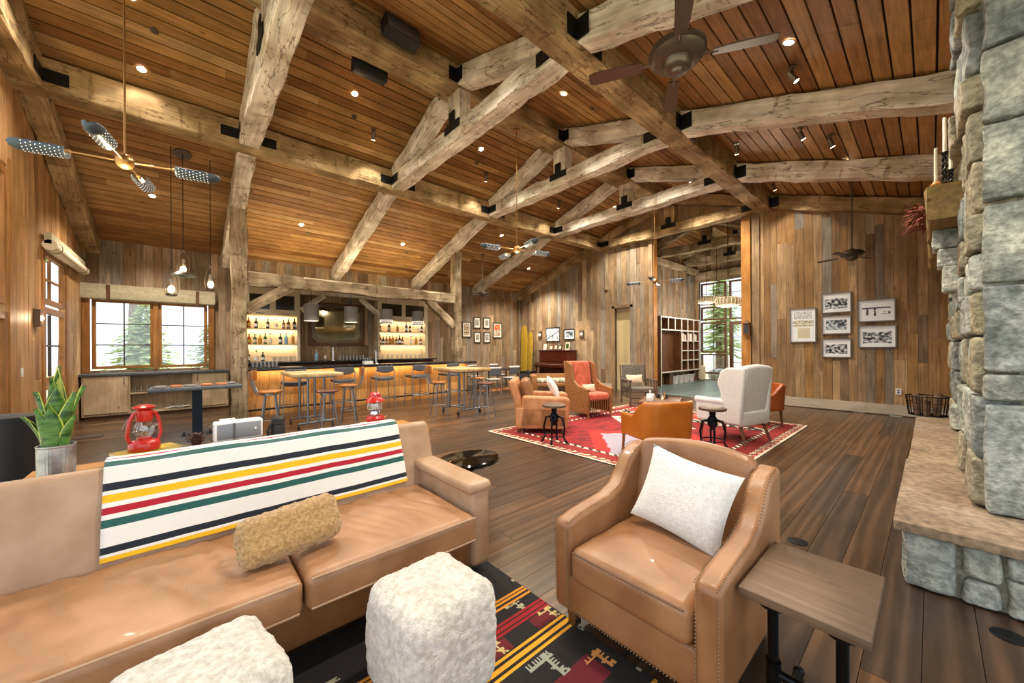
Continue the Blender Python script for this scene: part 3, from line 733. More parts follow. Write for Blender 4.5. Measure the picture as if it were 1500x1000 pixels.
for s_ in (-1, 1):
    a = MB().prism(prof, .105, Matrix.Translation((.315 if s_ > 0 else -.42, 0, 0)) @ Mside).build('arm', 'leather_chair', ac); bev(a, .03, 4)
    for xo in (.01, .095):
        x_ = (.315 if s_ > 0 else -.42)+xo
        n_ = MB(); nails(n_, [(x_, -.407, .13), (x_, -.407, .555)]); nails(n_, [(x_, y_-.004 if y_ < 0 else y_-.006, z_+.002) for y_, z_ in prof[1:9]]); n_.build('nailhead_trim', 'nail', a, False, kind='stuff')
MB().rbox((0, .33, .62), (.66, .14, .56), .05, 4, 10, lambda v: (v[0], v[1]+.05*max(0, 1-(v[0]/.33)**2)+.0, v[2]+(.045*max(0, 1-(v[0]/.34)**2) if v[2] > 0 else 0)), RX(-10)).build('backrest', 'leather_chair', ac)
n_ = MB(); nails(n_, [(-.39, -.399, .30), (.39, -.399, .30)]); nails(n_, [(-.39, -.399, .125), (.39, -.399, .125)]); n_.build('nailhead_trim', 'nail', ac, False, kind='stuff')
for lx in (-.34, .34):
    for ly in (-.33, .33):
        l = MB(); l.add([(lx+a*w_, ly+b*w_, z) for z, w_ in ((.011 if ly < 0 else 0, .02), (.13, .03)) for a, b in ((-1, -1), (1, -1), (1, 1), (-1, 1))], [(0, 1, 2, 3), (4, 5, 6, 7), (0, 1, 5, 4), (1, 2, 6, 5), (2, 3, 7, 6), (3, 0, 4, 7)]); lg = l.build('leg', 'dark_wood', ac, False)
        MB().bx(lx-.024, lx+.024, ly-.024, ly+.024, .011 if ly < 0 else 0, .045).build('brass_cap', 'nail', lg, False)
pw_ = pillow(MB(), .5, .43, .17, Matrix.Identity(3), (0, 0, 0), 18, .01).build('throw_pillow', 'white_boucle'); pw_.location = (2.07, .90, .685)
pw_.matrix_world = Matrix.Translation((2.03, .90, .685)) @ Matrix.Rotation(math.radians(-90), 4, 'Z') @ Matrix.Rotation(math.radians(68), 4, 'X') @ Matrix.Rotation(math.radians(-9), 4, 'Z'); tag(pw_, 'white boucle square throw pillow on the near tan leather armchair', 'pillow')
# ---- side table on iron pipe legs
st = thing('side_table', 'small side table with brown plank top on black iron pipe legs', 'side table', (1.89, .32, 0))
bev(MB().bx(-.255, .255, -.19, .19, .522, .556).build('table_top', 'table_wood', st, False), .003, 2)
for ly in (.085, -.115):
    lg = MB().cyl((-.21, ly, .03), (-.21, ly, .522), .018, .018, 14).build('leg', 'pipe_iron', st)
    MB().cyl((-.21, ly, .215), (-.21, ly, .305), .026, .026, 14).build('pipe_fitting', 'pipe_iron', lg)
    MB().cyl((-.21, ly, .512), (-.21, ly, .522), .045, .045, 16).build('flange', 'pipe_iron', lg)
    f_ = MB().cyl((-.21, ly, .02), (.2, ly, .02), .018, .018, 12).build('foot_pipe', 'pipe_iron', st)
    MB().sphere((.2, ly, .022), .022, 10, 8).build('end_cap', 'pipe_iron', f_)
MB().tube([(-.21, .085, .26), (-.21, -.115, .26)], .017, 12).build('cross_pipe', 'pipe_iron', st)
for x, y, lb in ((3.53, .69, 'round dark floor outlet cover beside the leather armchair'), (3.18, -.26, 'round brass floor outlet cover near the hearth stones')):
    f_ = MB().lathe([(.065, .001), (.065, .004), (.055, .006), (0, .006)], (0, 0, 0), 24).build('floor_outlet', 'iron'); f_.location = (x, y, 0); tag(f_, lb, 'floor outlet')
# ---- black gloss occasional table by the sofa arm
dt = thing('round_table', 'round glossy black side table behind the sofa arm', 'side table', (1.84, 2.66, 0))
MB().lathe([(.235, .50), (.26, .52), (.262, .545), (.25, .555), (0, .556)], (0, 0, 0), 36, sx=1.12, sy=.85).build('table_top', 'black_gloss', dt)
MB().lathe([(.16, 0), (.15, .02), (.03, .05), (.028, .48), (.1, .505)], (0, 0, 0), 20).build('pedestal', 'black_gloss', dt)
# ---- console behind the sofa
co = thing('console_table', 'narrow wooden console table standing behind the leather sofa', 'table', (.5, 3.42, 0))
bev(MB().bx(-1.22, 1.22, -.29, .29, .71, .75).build('table_top', 'honey_wood', co, False), .004, 2)
for lx in (-1.15, 1.15):
    for ly in (-.23, .23): MB().bx(lx-.03, lx+.03, ly-.03, ly+.03, 0, .71).build('leg', 'dark_wood', co, False)
MB().bx(-1.15, 1.15, -.2, .2, .16, .19).build('shelf', 'honey_wood', co, False)
# plant
pt = thing('snake_plant', 'snake plant with yellow edged leaves in ribbed galvanised pot', 'plant', (-.56, 3.33, .75))
pr = MB(); n = 72
for k, (r, z) in enumerate([(.068, 0), (.072, .01), (.074, .20), (.077, .205), (.077, .212), (.07, .212), (.068, .18), (0.001, .18)]):
    for i in range(n): rr = r*(1+(.014 if i % 2 and 1 <= k <= 2 else 0)); pr.v.append((rr*math.cos(2*PI*i/n), rr*math.sin(2*PI*i/n), z))
for k in range(7):
    for i in range(n): pr.f.append((k*n+i, k*n+(i+1) % n, (k+1)*n+(i+1) % n, (k+1)*n+i))
pr.build('pot', 'galv', pt, True, 20)
MB().lathe([(.067, .185), (0, .19)], (0, 0, 0), 16).build('soil', 'soil', pt)
for (az, rad, hh, wd, lean) in ((60, .01, .48, .105, .0), (190, .025, .34, .105, .04), (280, .02, .38, .105, .02), (330, .03, .33, .1, .05), (225, .042, .25, .095, .04), (20, .03, .36, .07, .07), (258, .048, .27, .1, .015), (170, .04, .2, .06, .08), (315, .05, .2, .06, .06), (110, .03, .3, .08, .04), (240, .02, .42, .08, .0)):
    a = math.radians(az); dr = Vector((math.cos(a), math.sin(a), 0)); tg = Vector((-math.sin(a), math.cos(a), 0))
    def fw_(t): return wd*(math.sin(PI*min(1, t*.86+.12))**.8)*(1-t**7) if t < 1 else 0
    def lf(k, off=0):
        def f(u, v):
            t = v; ww = fw_(t)*k; uu = u*2-1
            return dr*(rad+lean*t*t + .018*(1-uu*uu) - .0 + off) + tg*(uu*ww/2) + Vector((0, 0, .18+hh*t))
        return f
    l = MB().grid(lf(.88), 6, 16).build('leaf', 'leaf_green', pt); md = l.modifiers.new('t', 'SOLIDIFY'); md.thickness = .004
    l2 = MB().grid(lf(1.0, -.004), 6, 16).build('leaf_margin', 'leaf_edge', l); md = l2.modifiers.new('t', 'SOLIDIFY'); md.thickness = .002
# books, lantern, cone, radio, camera, lantern
def book(loc, d, rz, cover, label, grp=None):
    t = thing('book', label, 'book', loc, rz, grp); w, h, z = d
    MB().bx(-w/2+.004, w/2-.004, -h/2+.003, h/2-.004, .003, z-.003).build('pages', 'paper_white', t, False)
    m = MB().bx(-w/2, w/2, -h/2, h/2, 0, .003).bx(-w/2, w/2, -h/2, h/2, z-.003, z).bx(-w/2, w/2, h/2-.003, h/2, .003, z-.003); m.build('cover', cover, t, False); return t
plain('cover_yellow', '#d6b01c', .4, col2='#8d7a22', nscale=9); plain('cover_brown', '#6d4a2c', .5); plain('cover_cream', '#ddd3bf', .5); plain('cover_white', '#e4e2de', .5); plain('cover_rose', '#c9a79a', .5)
book((-.20, 3.53, .752), (.34, .24, .032), 14, 'cover_white', 'white coffee table book under the yellow book on the console')
book((-.19, 3.54, .785), (.32, .24, .036), 24, 'cover_yellow', 'yellow covered book lying under the red hurricane lantern')
book((.30, 3.40, .752), (.32, .24, .03), 5, 'cover_cream', 'cream book lying under the grey radio')
book((.30, 3.40, .783), (.30, .22, .058), 6, 'cover_brown', 'thick brown book directly beneath the grey radio')
book((.80, 3.30, .752), (.32, .24, .03), 8, 'cover_rose', 'pale rose book at the bottom of stack beside black thermos')
book((.82, 3.31, .783), (.30, .22, .025), 12, 'cover_white', 'white book in the middle of stack beside black thermos')
book((.84, 3.30, .809), (.28, .2, .014), 18, 'cover_cream', 'thin cream magazine on top of stack beside black thermos')
def hurricane(loc, label):
    t = thing('hurricane_lantern', label, 'lantern', loc, 20)
    MB().lathe([(.078, 0), (.082, .008), (.08, .05), (.07, .062), (.04, .07), (.04, .085)], n=24).build('fuel_tank', 'red_enamel', t)
    MB().lathe([(.032, .085), (.052, .115), (.055, .15), (.04, .185), (.034, .195)], n=24).build('glass_globe', 'glass_clear', t)
    MB().lathe([(.04, .195), (.043, .20), (.043, .265), (.035, .272), (.06, .285), (.062, .292), (.03, .305), (0, .308)], n=24).build('chimney_cap', 'red_enamel', t)
    for s_ in (-1, 1): MB().tube([(s_*.07, 0, .055), (s_*.085, 0, .10), (s_*.075, 0, .2), (s_*.055, 0, .245), (s_*.035, 0, .255)], .011, 8).build('side_tube', 'red_enamel', t)
    MB().tube([(-.08, .0, .22), (-.10, .03, .15), (-.06, .09, .11), (.04, .10, .12), (.10, .05, .17), (.08, 0, .22)], .0025, 6).build('bail_handle', 'steel', t)
    MB().tube([(-.06, -.05, .11), (0, -.06, .14), (.06, -.05, .17)], .002, 5).build('guard_wire', 'steel', t)
    MB().tube([(-.06, -.05, .17), (0, -.06, .14), (.06, -.05, .11)], .002, 5).build('guard_wire', 'steel', t); return t
hurricane((-.215, 3.56, .823), 'red hurricane lantern with wire handle on the yellow book')
book((.055, 3.5, .752), (.1, .15, .051), 3, 'cover_brown', 'small thick brown book under the pine cone')
pc = thing('pine_cone', 'dark brown open pine cone beside the red hurricane lantern', 'pine cone', (.055, 3.5, .804))
MB().sphere((0, 0, .045), .03, 10, 8, (1, 1, 1.5)).build('core', 'pinecone', pc)
for k in range(44):
    a = k*2.4; z = .008+.085*k/44; rr = .052*math.sin(PI*(k+6)/54)+.006; d = Vector((math.cos(a), math.sin(a), .35))
    p = Vector((0, 0, z)); tq = Vector((-math.sin(a), math.cos(a), 0))
    MB().add([p+tq*.006, p-tq*.006, p+d*rr-tq*.011, p+d*rr+tq*.011, p+d*(rr+.006)+Vector((0, 0, .006))], [(0, 1, 2, 3), (3, 2, 4)]).build('scale', 'pinecone', pc, False)
rd = thing('radio', 'small grey tabletop radio with cream top on the console', 'radio', (.29, 3.40, .842), 4)
MB().rbox((0, 0, .07), (.29, .1, .14), .014, 3, 2).build('case', 'plastic_white', rd); bev(MB().bx(-.13, .13, -.056, -.049, .016, .124).build('grille', 'grey_mesh', rd, False), .002, 1)
MB().bx(-.04, -.025, -.058, -.056, .012, .128).build('seam', 'charcoal', rd, False); MB().cyl((.095, -.062, .075), (.095, -.054, .075), .008, .008, 12).build('knob', 'plastic_white', rd)
MB().bx(-.11, -.02, -.025, .025, .14, .155).build('button_bar', 'plastic_white', rd, False)
MB().tube([(-.145, 0, .11), (-.18, 0, .12), (-.19, .01, .05), (-.15, .02, .003)], .003, 6).build('cord', 'charcoal', rd)
th = thing('thermos', 'black ribbed thermos flask beside the grey radio', 'flask', (.545, 3.42, .752))
MB().lathe([(.05, 0), (.054, .01), (.05, .13), (.042, .16)], n=20).build('body', 'black_rubber', th); MB().lathe([(.043, .16), (.047, .165), (.046, .205), (.036, .215), (0, .216)], n=20).build('lid', 'black_rubber', th)
MB().tube([(-.045, -.01, .17), (-.072, -.015, .12), (-.06, -.015, .04)], .011, 8).build('handle', 'black_rubber', th)
bn = MB().lathe([(.024, 0), (.026, .03), (.016, .035), (.016, .05), (.018, .055), (0, .056)], n=16).build('spice_jar', 'cover_brown'); bn.location = (.135, 3.34, .752); tag(bn, 'little brown jar between the pine cone and the radio', 'jar')
book((1.26, 3.3, .752), (.24, .2, .045), 4, 'cover_brown', 'thick brown book at the bottom under the camp lantern')
book((1.27, 3.3, .798), (.22, .18, .042), -6, 'cover_cream', 'cream book directly under the camp lantern')
cl = thing('camp_lantern', 'red and chrome camp lantern at the end of the console', 'lantern', (1.27, 3.30, .842))
MB().lathe([(.07, 0), (.078, .012), (.08, .045), (.066, .065), (.03, .07)], n=24).build('fuel_tank', 'red_enamel', cl)
MB().lathe([(.045, .07), (.048, .08), (.04, .105), (.052, .108)], n=20).build('collar', 'chrome', cl)
MB().lathe([(.052, .108), (.062, .14), (.06, .17), (.05, .188)], n=24).build('glass_globe', 'glass_clear', cl)
for k in range(4): MB().tube([(.056*math.cos(k*1.57), .056*math.sin(k*1.57), .105), (.066*math.cos(k*1.57), .066*math.sin(k*1.57), .148), (.056*math.cos(k*1.57), .056*math.sin(k*1.57), .19)], .0025, 5).build('guard_wire', 'chrome', cl)
MB().lathe([(.075, .186), (.08, .194), (.06, .225), (.048, .23), (.046, .25), (.05, .256), (.03, .272), (0, .275)], n=24).build('hood', 'red_enamel', cl)
MB().cyl((.07, 0, .04), (.11, 0, .045), .006, .004, 8).build('valve', 'brass', cl)
# ================================================================ FIREPLACE
def stone_block(parent, c, d, mat, seed, r=.035, amp=.02, name='stone'):
    sv = Vector((seed*1.7, seed*.9, seed*2.3))
    def f(v):
        v = Vector(v); return v + Vector((noise.noise(v*5+sv), noise.noise(v*5+sv*1.3), noise.noise(v*5+sv*.7)))*amp + Vector((noise.noise(v*14+sv), noise.noise(v*14-sv), noise.noise(v*14+sv*2)))*amp*.45
    o = MB().rbox((0, 0, 0), d, min(r*.5, min(d)*.25), 2, 5, f).build(name, mat, parent, True, 50); o.location = Vector(c)-parent.location; return o
ch = thing('stone_chimney', 'massive grey rubble stone chimney breast rising from the hearth', 'chimney', (6.2, -.8, .42))
MB().prism([(-.74, 0), (.50, 0), (.50, 3.95), (-.74, 3.56)], 4.6, Matrix.Translation((-2.24, 0, 0)) @ Mside).build('mortar_core', 'mortar', ch, False)
zs = [.42, 1.14, 1.33, 1.89, 2.42, 2.93, 3.42, 3.98]; k = 0
for z0, z1 in zip(zs, zs[1:]):      # side towards the camera
    y = -.215; first = True
    while y > -1.45:
        w = R.uniform(.34, .55) if z1-z0 > .3 else R.uniform(.45, .7); w = min(w, y+1.5) if y+1.5 > .2 else .2
        stone_block(ch, (3.945, y-w/2, (z0+z1)/2), (.16, w-.022, z1-z0-.022), 'stone' if R.random() < .75 else 'stone_light', k, .04, .016); k += 1
        y -= w
z = .43
while z < 4.05:                     # face over the hearth
    h = R.uniform(.2, .42); h = min(h, 4.36-z); x = 3.93
    while x < 8.45:
        w = R.uniform(.28, .62)
        if not (5.4 < x+w/2 < 7.3 and z < 1.35):
            pr = R.uniform(.0, .05); rec = .04 if (z+h > 2.85 and z < 3.9 and x > 4.7) else 0
            stone_block(ch, (x+w/2, (-.24 if z > 3.05 and x < 4.6 else -.29)+pr/2-rec, z+h/2), (w-.02, .17+pr, h-.02), R.choice(['stone', 'stone_warm', 'stone', 'stone_light']) if z < 2.4 else R.choice(['stone_warm', 'stone_warm', 'stone']), k, .05, .022); k += 1
        x += w
    z += h
MB().bx(-.72, 1.0, .1, .56, .01, .95).build('firebox', 'gap_dark', ch, False)
he = thing('stone_hearth', 'raised stone hearth with brown flagstone top beside the dark floor', 'hearth', (6.0, -.5, 0))
MB().bx(-2.55, 2.85, -.9, .55, 0.0, .355).build('mortar_core', 'mortar', he, False)
for (x0, x1, y0, y1) in ((3.31, 5.2, -.43, .165), (5.21, 7.1, -.43, .155), (7.11, 8.92, -.43, .16), (3.31, 3.9, -1.4, -.44)):
    stone_block(he, ((x0+x1)/2, (y0+y1)/2, .39), (x1-x0, y1-y0, .06), 'hearth_slab', k, .012, .006, 'flagstone'); k += 1
y = .13
for (w, rows_) in ((.23, [(0.0, .355)]), (.16, [(0, .15), (.15, .355)]), (.2, [(0, .21), (.21, .355)]), (.34, [(0, .355)]), (.4, [(0, .17), (.17, .355)])):
    for z0, z1 in rows_:
        stone_block(he, (3.43, y-w/2, (z0+z1)/2), (.1, w-.02, z1-z0-.015), 'stone_light', k, .05, .018); k += 1
    y -= w
x = 3.42
while x < 8.7:
    w = R.uniform(.35, .7); stone_block(he, (x+w/2, .08, .178), (w-.02, .1, .335), 'stone_light', k, .05, .018); x += w; k += 1
mt = beam('mantel_beam', (4.9, -.12, 2.76), (8.2, -.12, 2.76), .29, .32, 'mantel_wood', None, jit=.02); tag(mt, 'thick hewn timber mantel beam fixed to the stone chimney', 'mantel')
cb = thing('stone_corbel', 'stepped pale stone corbel under the near end of the mantel', 'corbel', (5.45, -.12, 2.0))
for (dz, hh, dd) in ((.5, .18, .2), (.33, .17, .16), (.1, .24, .12)): stone_block(cb, (5.45, -.16+dd/4, 2.0+dz-.06+hh/2-.03), (.3, dd, hh), 'stone_light', k, .03, .012); k += 1
def candle(x, y, hh, hc, holder, label):
    t = thing('candlestick', label, 'candle', (x, y, 2.925), 0)
    if holder == 'ball': MB().lathe([(.02, 0), (.034, .012), (.036, .03), (.022, .05), (.016, hh)], n=14).build('holder', 'honey_wood', t)
    else:
        m = MB(); m.lathe([(.042, 0), (.04, .012), (.016, .02), (.014, .04)], n=14)
        for q in (0, PI): m.tube([(.011*math.cos(i*.7+q), .011*math.sin(i*.7+q), .03+(hh-.05)*i/24) for i in range(25)], .009, 6)
        m.lathe([(.014, hh-.03), (.024, hh-.01), (.024, hh)], n=14); m.build('holder', 'iron', t)
    c_ = MB().lathe([(.0125, hh-.01), (.011, hh+hc*.98), (.004, hh+hc)], n=12).build('taper', 'candle', t)
    MB().cyl((0, 0, hh+hc-.002), (.002, 0, hh+hc+.012), .0012, .001, 5).build('wick', 'iron', c_)
candle(5.08, -.03, .06, .30, 'ball', 'short ivory taper candle in wooden ball holder on the mantel')
candle(5.25, -.085, .36, .32, 'tw', 'tall ivory taper candle in twisted black holder on the mantel')
candle(5.42, -.125, .24, .31, 'tw', 'middle height ivory taper candle against the chimney stones')
db = thing('dried_leaf_bunch', 'bunch of dried dark red leaves hanging over the mantel edge', 'dried leaves', (6.0, .02, 2.93))
m = MB()
for i in range(170):
    a = R.uniform(-.3, .95)*PI; L_ = R.uniform(.08, .3); d = Vector((R.uniform(-.9, .5), R.uniform(.1, 1), R.uniform(-.75, .35))).normalized()
    p = Vector((R.uniform(-.18, .25), R.uniform(-.02, .06), R.uniform(-.06, .06))) + d*L_*R.random()*.6; s_ = d.orthogonal().normalized(); s_ = Matrix.Rotation(R.random()*6.28, 3, d) @ s_; w = R.uniform(.008, .018); e_ = p+d*R.uniform(.06, .11)
    m.add([p, p.lerp(e_, .4)+s_*w, e_+Vector((0, 0, -.015)), p.lerp(e_, .4)-s_*w+d.cross(s_)*.006], [(0, 1, 2, 3)])
m.build('leaves', 'dried_red', db, False, kind='stuff')
for i in range(7): MB().tube([(-.1+i*.04, -.02, .01), (-.12+i*.035, .1, -.0-.01*i), (-.16+i*.03, .2, -.04-.012*i)], .003, 5).build('twig', 'dark_wood', db)
wbk = thing('wire_basket', 'black wire basket of firewood standing on the hearth end', 'basket', (8.66, .05, .422))
m = MB()
for i in range(26):
    a = 2*PI*i/26; m.tube([(.2*math.cos(a), .2*math.sin(a), .01), (.235*math.cos(a), .235*math.sin(a), .3)], .004, 5)
m.build('wire_mesh', 'iron', wbk, False, kind='stuff')
for r_, z_, t_ in ((.2, .01, .006), (.214, .1, .004), (.226, .2, .004), (.235, .3, .009)): MB().tube([(r_*math.cos(2*PI*i/28), r_*math.sin(2*PI*i/28), z_) for i in range(28)], t_, 6, closed=True).build('hoop', 'iron', wbk, False)
for i in range(7):
    a = i*PI/3; rr = .115 if i < 6 else 0; fw2 = MB().cyl((0, 0, 0), (.02*math.cos(a), .02*math.sin(a), .24+.05*(i % 3)), .042, .046, 9).build('log', 'firewood'); fw2.location = (8.66+rr*math.cos(a), .05+rr*math.sin(a), .434); tag(fw2, 'split log in the black wire basket on the hearth', 'firewood', 'logs in the wire basket')
MB().lathe([(.2, .004), (0, .004)], n=24).build('floor_disc', 'iron', wbk)
# ================================================================ CEILING FIXTURES
def chandelier(loc, ztop, rz, label, s=1.0, lit=True):
    t = thing('chandelier', label, 'chandelier', loc, rz); H = ztop-loc[2]
    MB().cyl((0, 0, .03), (0, 0, H-.02), .009, .009, 10).build('stem', 'brass', t)
    MB().lathe([(.07, H-.03), (.07, H-.01), (.03, H), (0, H)], n=20).build('canopy', 'brass', t)
    MB().sphere((0, 0, 0), .075, 20, 14, (1, 1, 1.0)).build('hub', 'brass', t)
    for k in range(4):
        a = k*PI/2; d = Vector((math.cos(a), math.sin(a), 0)); q = Vector((-math.sin(a), math.cos(a), 0))
        arm = MB().tube([d*.06, d*.38], .008, 10).build('arm', 'brass', t)
        MB().tube([d*.37, d*.42], [.017, .017], 12).build('socket', 'brass', arm)
        r_ = .068; x0, x1 = .40, .78; prof = []
        def sh(rr):
            def f(u, v):
                th = PI*(.91+1.18*u); x = x0+(x1-x0)*v; e = max(0, (v-.72)/.28); k_ = math.sqrt(max(0, 1-e*e*.96)) if e > 0 else 1
                return d*x + q*(rr*k_*math.cos(th)) + Vector((0, 0, rr*k_*math.sin(th)-.0))
            return f
        shd = MB().grid(sh(r_), 16, 18).build('shade', 'shade_metal', t); md = shd.modifiers.new('t', 'SOLIDIFY'); md.thickness = .004
        MB().tube([d*.43, d*.66], .018, 10).build('bulb', 'lamp_glow', shd)
        hm = MB(); f = sh(r_+.0045)
        for iv in range(9):
            for iu in range(9):
                u = .08+(iu+.5*(iv % 2))*.105; v = .08+.078*iv
                if u > .95: continue
                c_ = f(u, v); n1 = (f(min(1, u+.01), v)-c_).normalized(); n2 = d
                hm.add([c_+(n1*math.cos(j*PI/3)+n2*math.sin(j*PI/3))*.004 for j in range(6)], [tuple(range(6))])
        hm.build('perforation', 'hole_glow', shd, False, kind='stuff')
    return t
chandelier((-.46, 5.45, 3.43), 5.85, -11, 'brass chandelier with four perforated grey shades near the left windows'); point((-.46, 5.45, 3.25), 25)
chandelier((4.95, 5.45, 3.47), 5.85, -14, 'brass chandelier with four perforated shades over the middle of the room'); point((4.95, 5.45, 3.3), 25)
chandelier((10.0, 5.2, 3.38), 5.85, 20, 'brass chandelier with four perforated shades before the hall opening')
def fan(loc, ztop, rz, label, s=1.0, blades=5):
    t = thing('ceiling_fan', label, 'ceiling fan', loc, rz); H = ztop-loc[2]
    MB().cyl((0, 0, .1*s), (0, 0, H), .016, .016, 10).build('downrod', 'bronze', t)
    MB().lathe([(.07, H-.05), (.07, H-.02), (.02, H)], n=18).build('canopy', 'bronze', t)
    MB().lathe([(.0, .2*s), (.04*s, .2*s), (.07*s, .16*s), (.2*s, .13*s), (.26*s, .08*s), (.265*s, .05*s), (.25*s, .045*s), (.255*s, .02*s), (.22*s, -.02*s), (.14*s, -.04*s), (.13*s, -.09*s), (.1*s, -.12*s), (.07*s, -.125*s), (.06*s, -.15*s), (0, -.155*s)], n=36).build('motor_housing', 'bronze', t)
    for k in range(blades):
        a = k*2*PI/blades; d = Vector((math.cos(a), math.sin(a), 0)); q = Vector((-math.sin(a), math.cos(a), .18)).normalized()
        p = lambda r, w: d*r+q*w+Vector((0, 0, -.01*s))
        bl = MB(); up = d.cross(q)*.006
        pts = [(.3, -.05), (.42, -.065), (.75, -.07), (.8, -.05), (.8, .05), (.75, .07), (.42, .065), (.3, .05)]
        v0 = [p(r*s*1.05, w*s) for r, w in pts]; bl.add([v-up for v in v0]+[v+up for v in v0], [tuple(range(8))[::-1], tuple(range(8, 16))]+[(i, (i+1) % 8, 8+(i+1) % 8, 8+i) for i in range(8)])
        b2 = bl.build('blade', 'bronze', t, False); MB().tube([d*.2*s+Vector((0, 0, -.01*s)), p(.36*s, 0)], .012*s, 6).build('blade_iron', 'bronze', b2)
    return t
fan((3.42, 1.55, 4.17), zc(1.55), 30, 'large bronze ceiling fan hanging near the stone chimney', .95, 4)
fan((10.0, 1.05, 3.32), zc(1.05), 70, 'bronze ceiling fan in front of the framed photographs', .72, 4)
fan((7.66, 10.2, 3.35), zc(10.2), 15, 'dark ceiling fan hanging past the bar post', .72, 4)
def downlight(x, y, label, e=250, size=125):
    t = thing('downlight', label, 'ceiling light', (x, y, zc(y)-.003)); sd = 1 if y >= ZR0 else -1
    M = RX(-sd*math.degrees(SL))
    MB().lathe([(.05, -.006), (.062, -.006), (.062, .0), (.05, 0)], (0, 0, 0), 20, M, cap=False).build('trim_ring', 'bronze', t)
    MB().lathe([(0, -.004), (.05, -.004)], (0, 0, 0), 20, M).build('lens', 'spot_glow', t)
    spot((x, y, zc(y)-.05), e, size)
DL = [(-.47, 7.62), (-.5, 6.62), (2.22, 6.62), (4.95, 6.62), (7.7, 6.62), (10.2, 6.62), (2.2, 10.5), (4.9, 10.5), (10.16, 10.5), (7.6, 9.1), (-.5, 10.5), (2.2, 4.25), (4.95, 4.22), (7.7, 4.25), (10.2, 4.25), (5.0, 1.03), (2.2, 1.03), (9.0, 1.0)]
where = ['window wall side', 'chandelier stem', 'ridge speakers', 'middle chandelier', 'far truss', 'gable wall', 'bar post', 'bar mirror', 'surfboards', 'far fan', 'window sideboard', 'near ridge', 'king post plate', 'hall side ridge', 'hall opening', 'chimney rafters', 'big fan', 'photo wall fan']
for i, (x, y) in enumerate(DL): downlight(x, y, e=18 if i == 0 else (420 if x > 8 else 250), label='lit round recessed downlight in the boards by the %s' % where[i])
def smoke(x, y, lb):
    o = MB().lathe([(.045, 0), (.045, -.015), (.02, -.02), (0, -.02)], (0, 0, 0), 18, RX(-math.degrees(SL)*(1 if y > ZR0 else -1))).build('ceiling_sensor', 'bronze'); o.location = (x, y, zc(y)); tag(o, lb, 'sensor', 'dark ceiling discs')
for x, y in ((-.3, 6.95), (2.35, 7.05), (5.1, 7.0), (5.6, 4.1), (2.4, 10.8), (5.2, 10.9)): smoke(x, y, 'small dark round disc set in the ceiling boards')
def track(x, y, tgt, lb):
    t = thing('spotlight', lb, 'spotlight', (x, y, zc(y)), 0); d = Vector(tgt).normalized()
    MB().cyl((0, 0, 0), (0, 0, -.1), .008, .008, 8).build('arm', 'bronze', t); MB().lathe([(.045, 0), (.045, -.02), (.0, -.02)], n=14).build('base_plate', 'bronze', t)
    c_ = Vector((0, 0, -.13)); MB().tube([c_-d*.07, c_+d*.07], .034, 14).build('lamp_head', 'bronze', t)
    MB().tube([c_+d*.071, c_+d*.075], .03, 14).build('lens', 'spot_glow', t); spot((x+d.x*.09, y+d.y*.09, zc(y)-.13+d.z*.09), 45, 70, .5, tgt=tgt)
track(5.5, 1.1, (.3, -.5, -.8), 'bronze spotlight on the boards nearest the lit chimney downlight')
track(7.3, 1.35, (.4, -.3, -.85), 'bronze spotlight under the rafter, the one nearer the big purlin')
track(7.7, 1.05, (.4, -.3, -.85), 'bronze spotlight under the rafter, the one nearer the candles')
track(7.75, 2.4, (.5, .2, -.85), 'bronze spotlight tucked beside the fireplace side purlin')
track(10.2, 2.4, (.7, -.1, -.7), 'bronze spotlight tucked in the corner by the far gable')
track(2.75, 7.15, (.2, .6, -.8), 'bronze spotlight beside the left purlin before the bar')
track(5.5, 7.15, (.2, .6, -.8), 'bronze spotlight beside the left purlin past the bar mirror')
track(8.15, 7.15, (.2, .6, -.8), 'bronze spotlight beside the left purlin toward the surfboards')
for (y, z, lb, s_) in ((5.06, 6.06, 'black box speaker on the fireplace side of the ridge beam', -1), (5.86, 5.92, 'black box speaker on the bar side of the ridge beam', 1)):
    t = thing('wall_speaker', lb, 'speaker', (2.35 if s_ < 0 else 2.2, y, z), 0); M = RX(14*s_)
    MB().rbox((0, 0, 0), (.52, .2, .24), .03, 3, 2, None, M).build('cabinet', 'black_rubber', t); MB().rbox(M @ Vector((0, s_*.1, 0)), (.47, .012, .2), .005, 1, 1, None, M).build('grille', 'charcoal', t)
    MB().box((0, -s_*.11, 0), (.1, .1, .08)).build('bracket', 'iron', t, False)
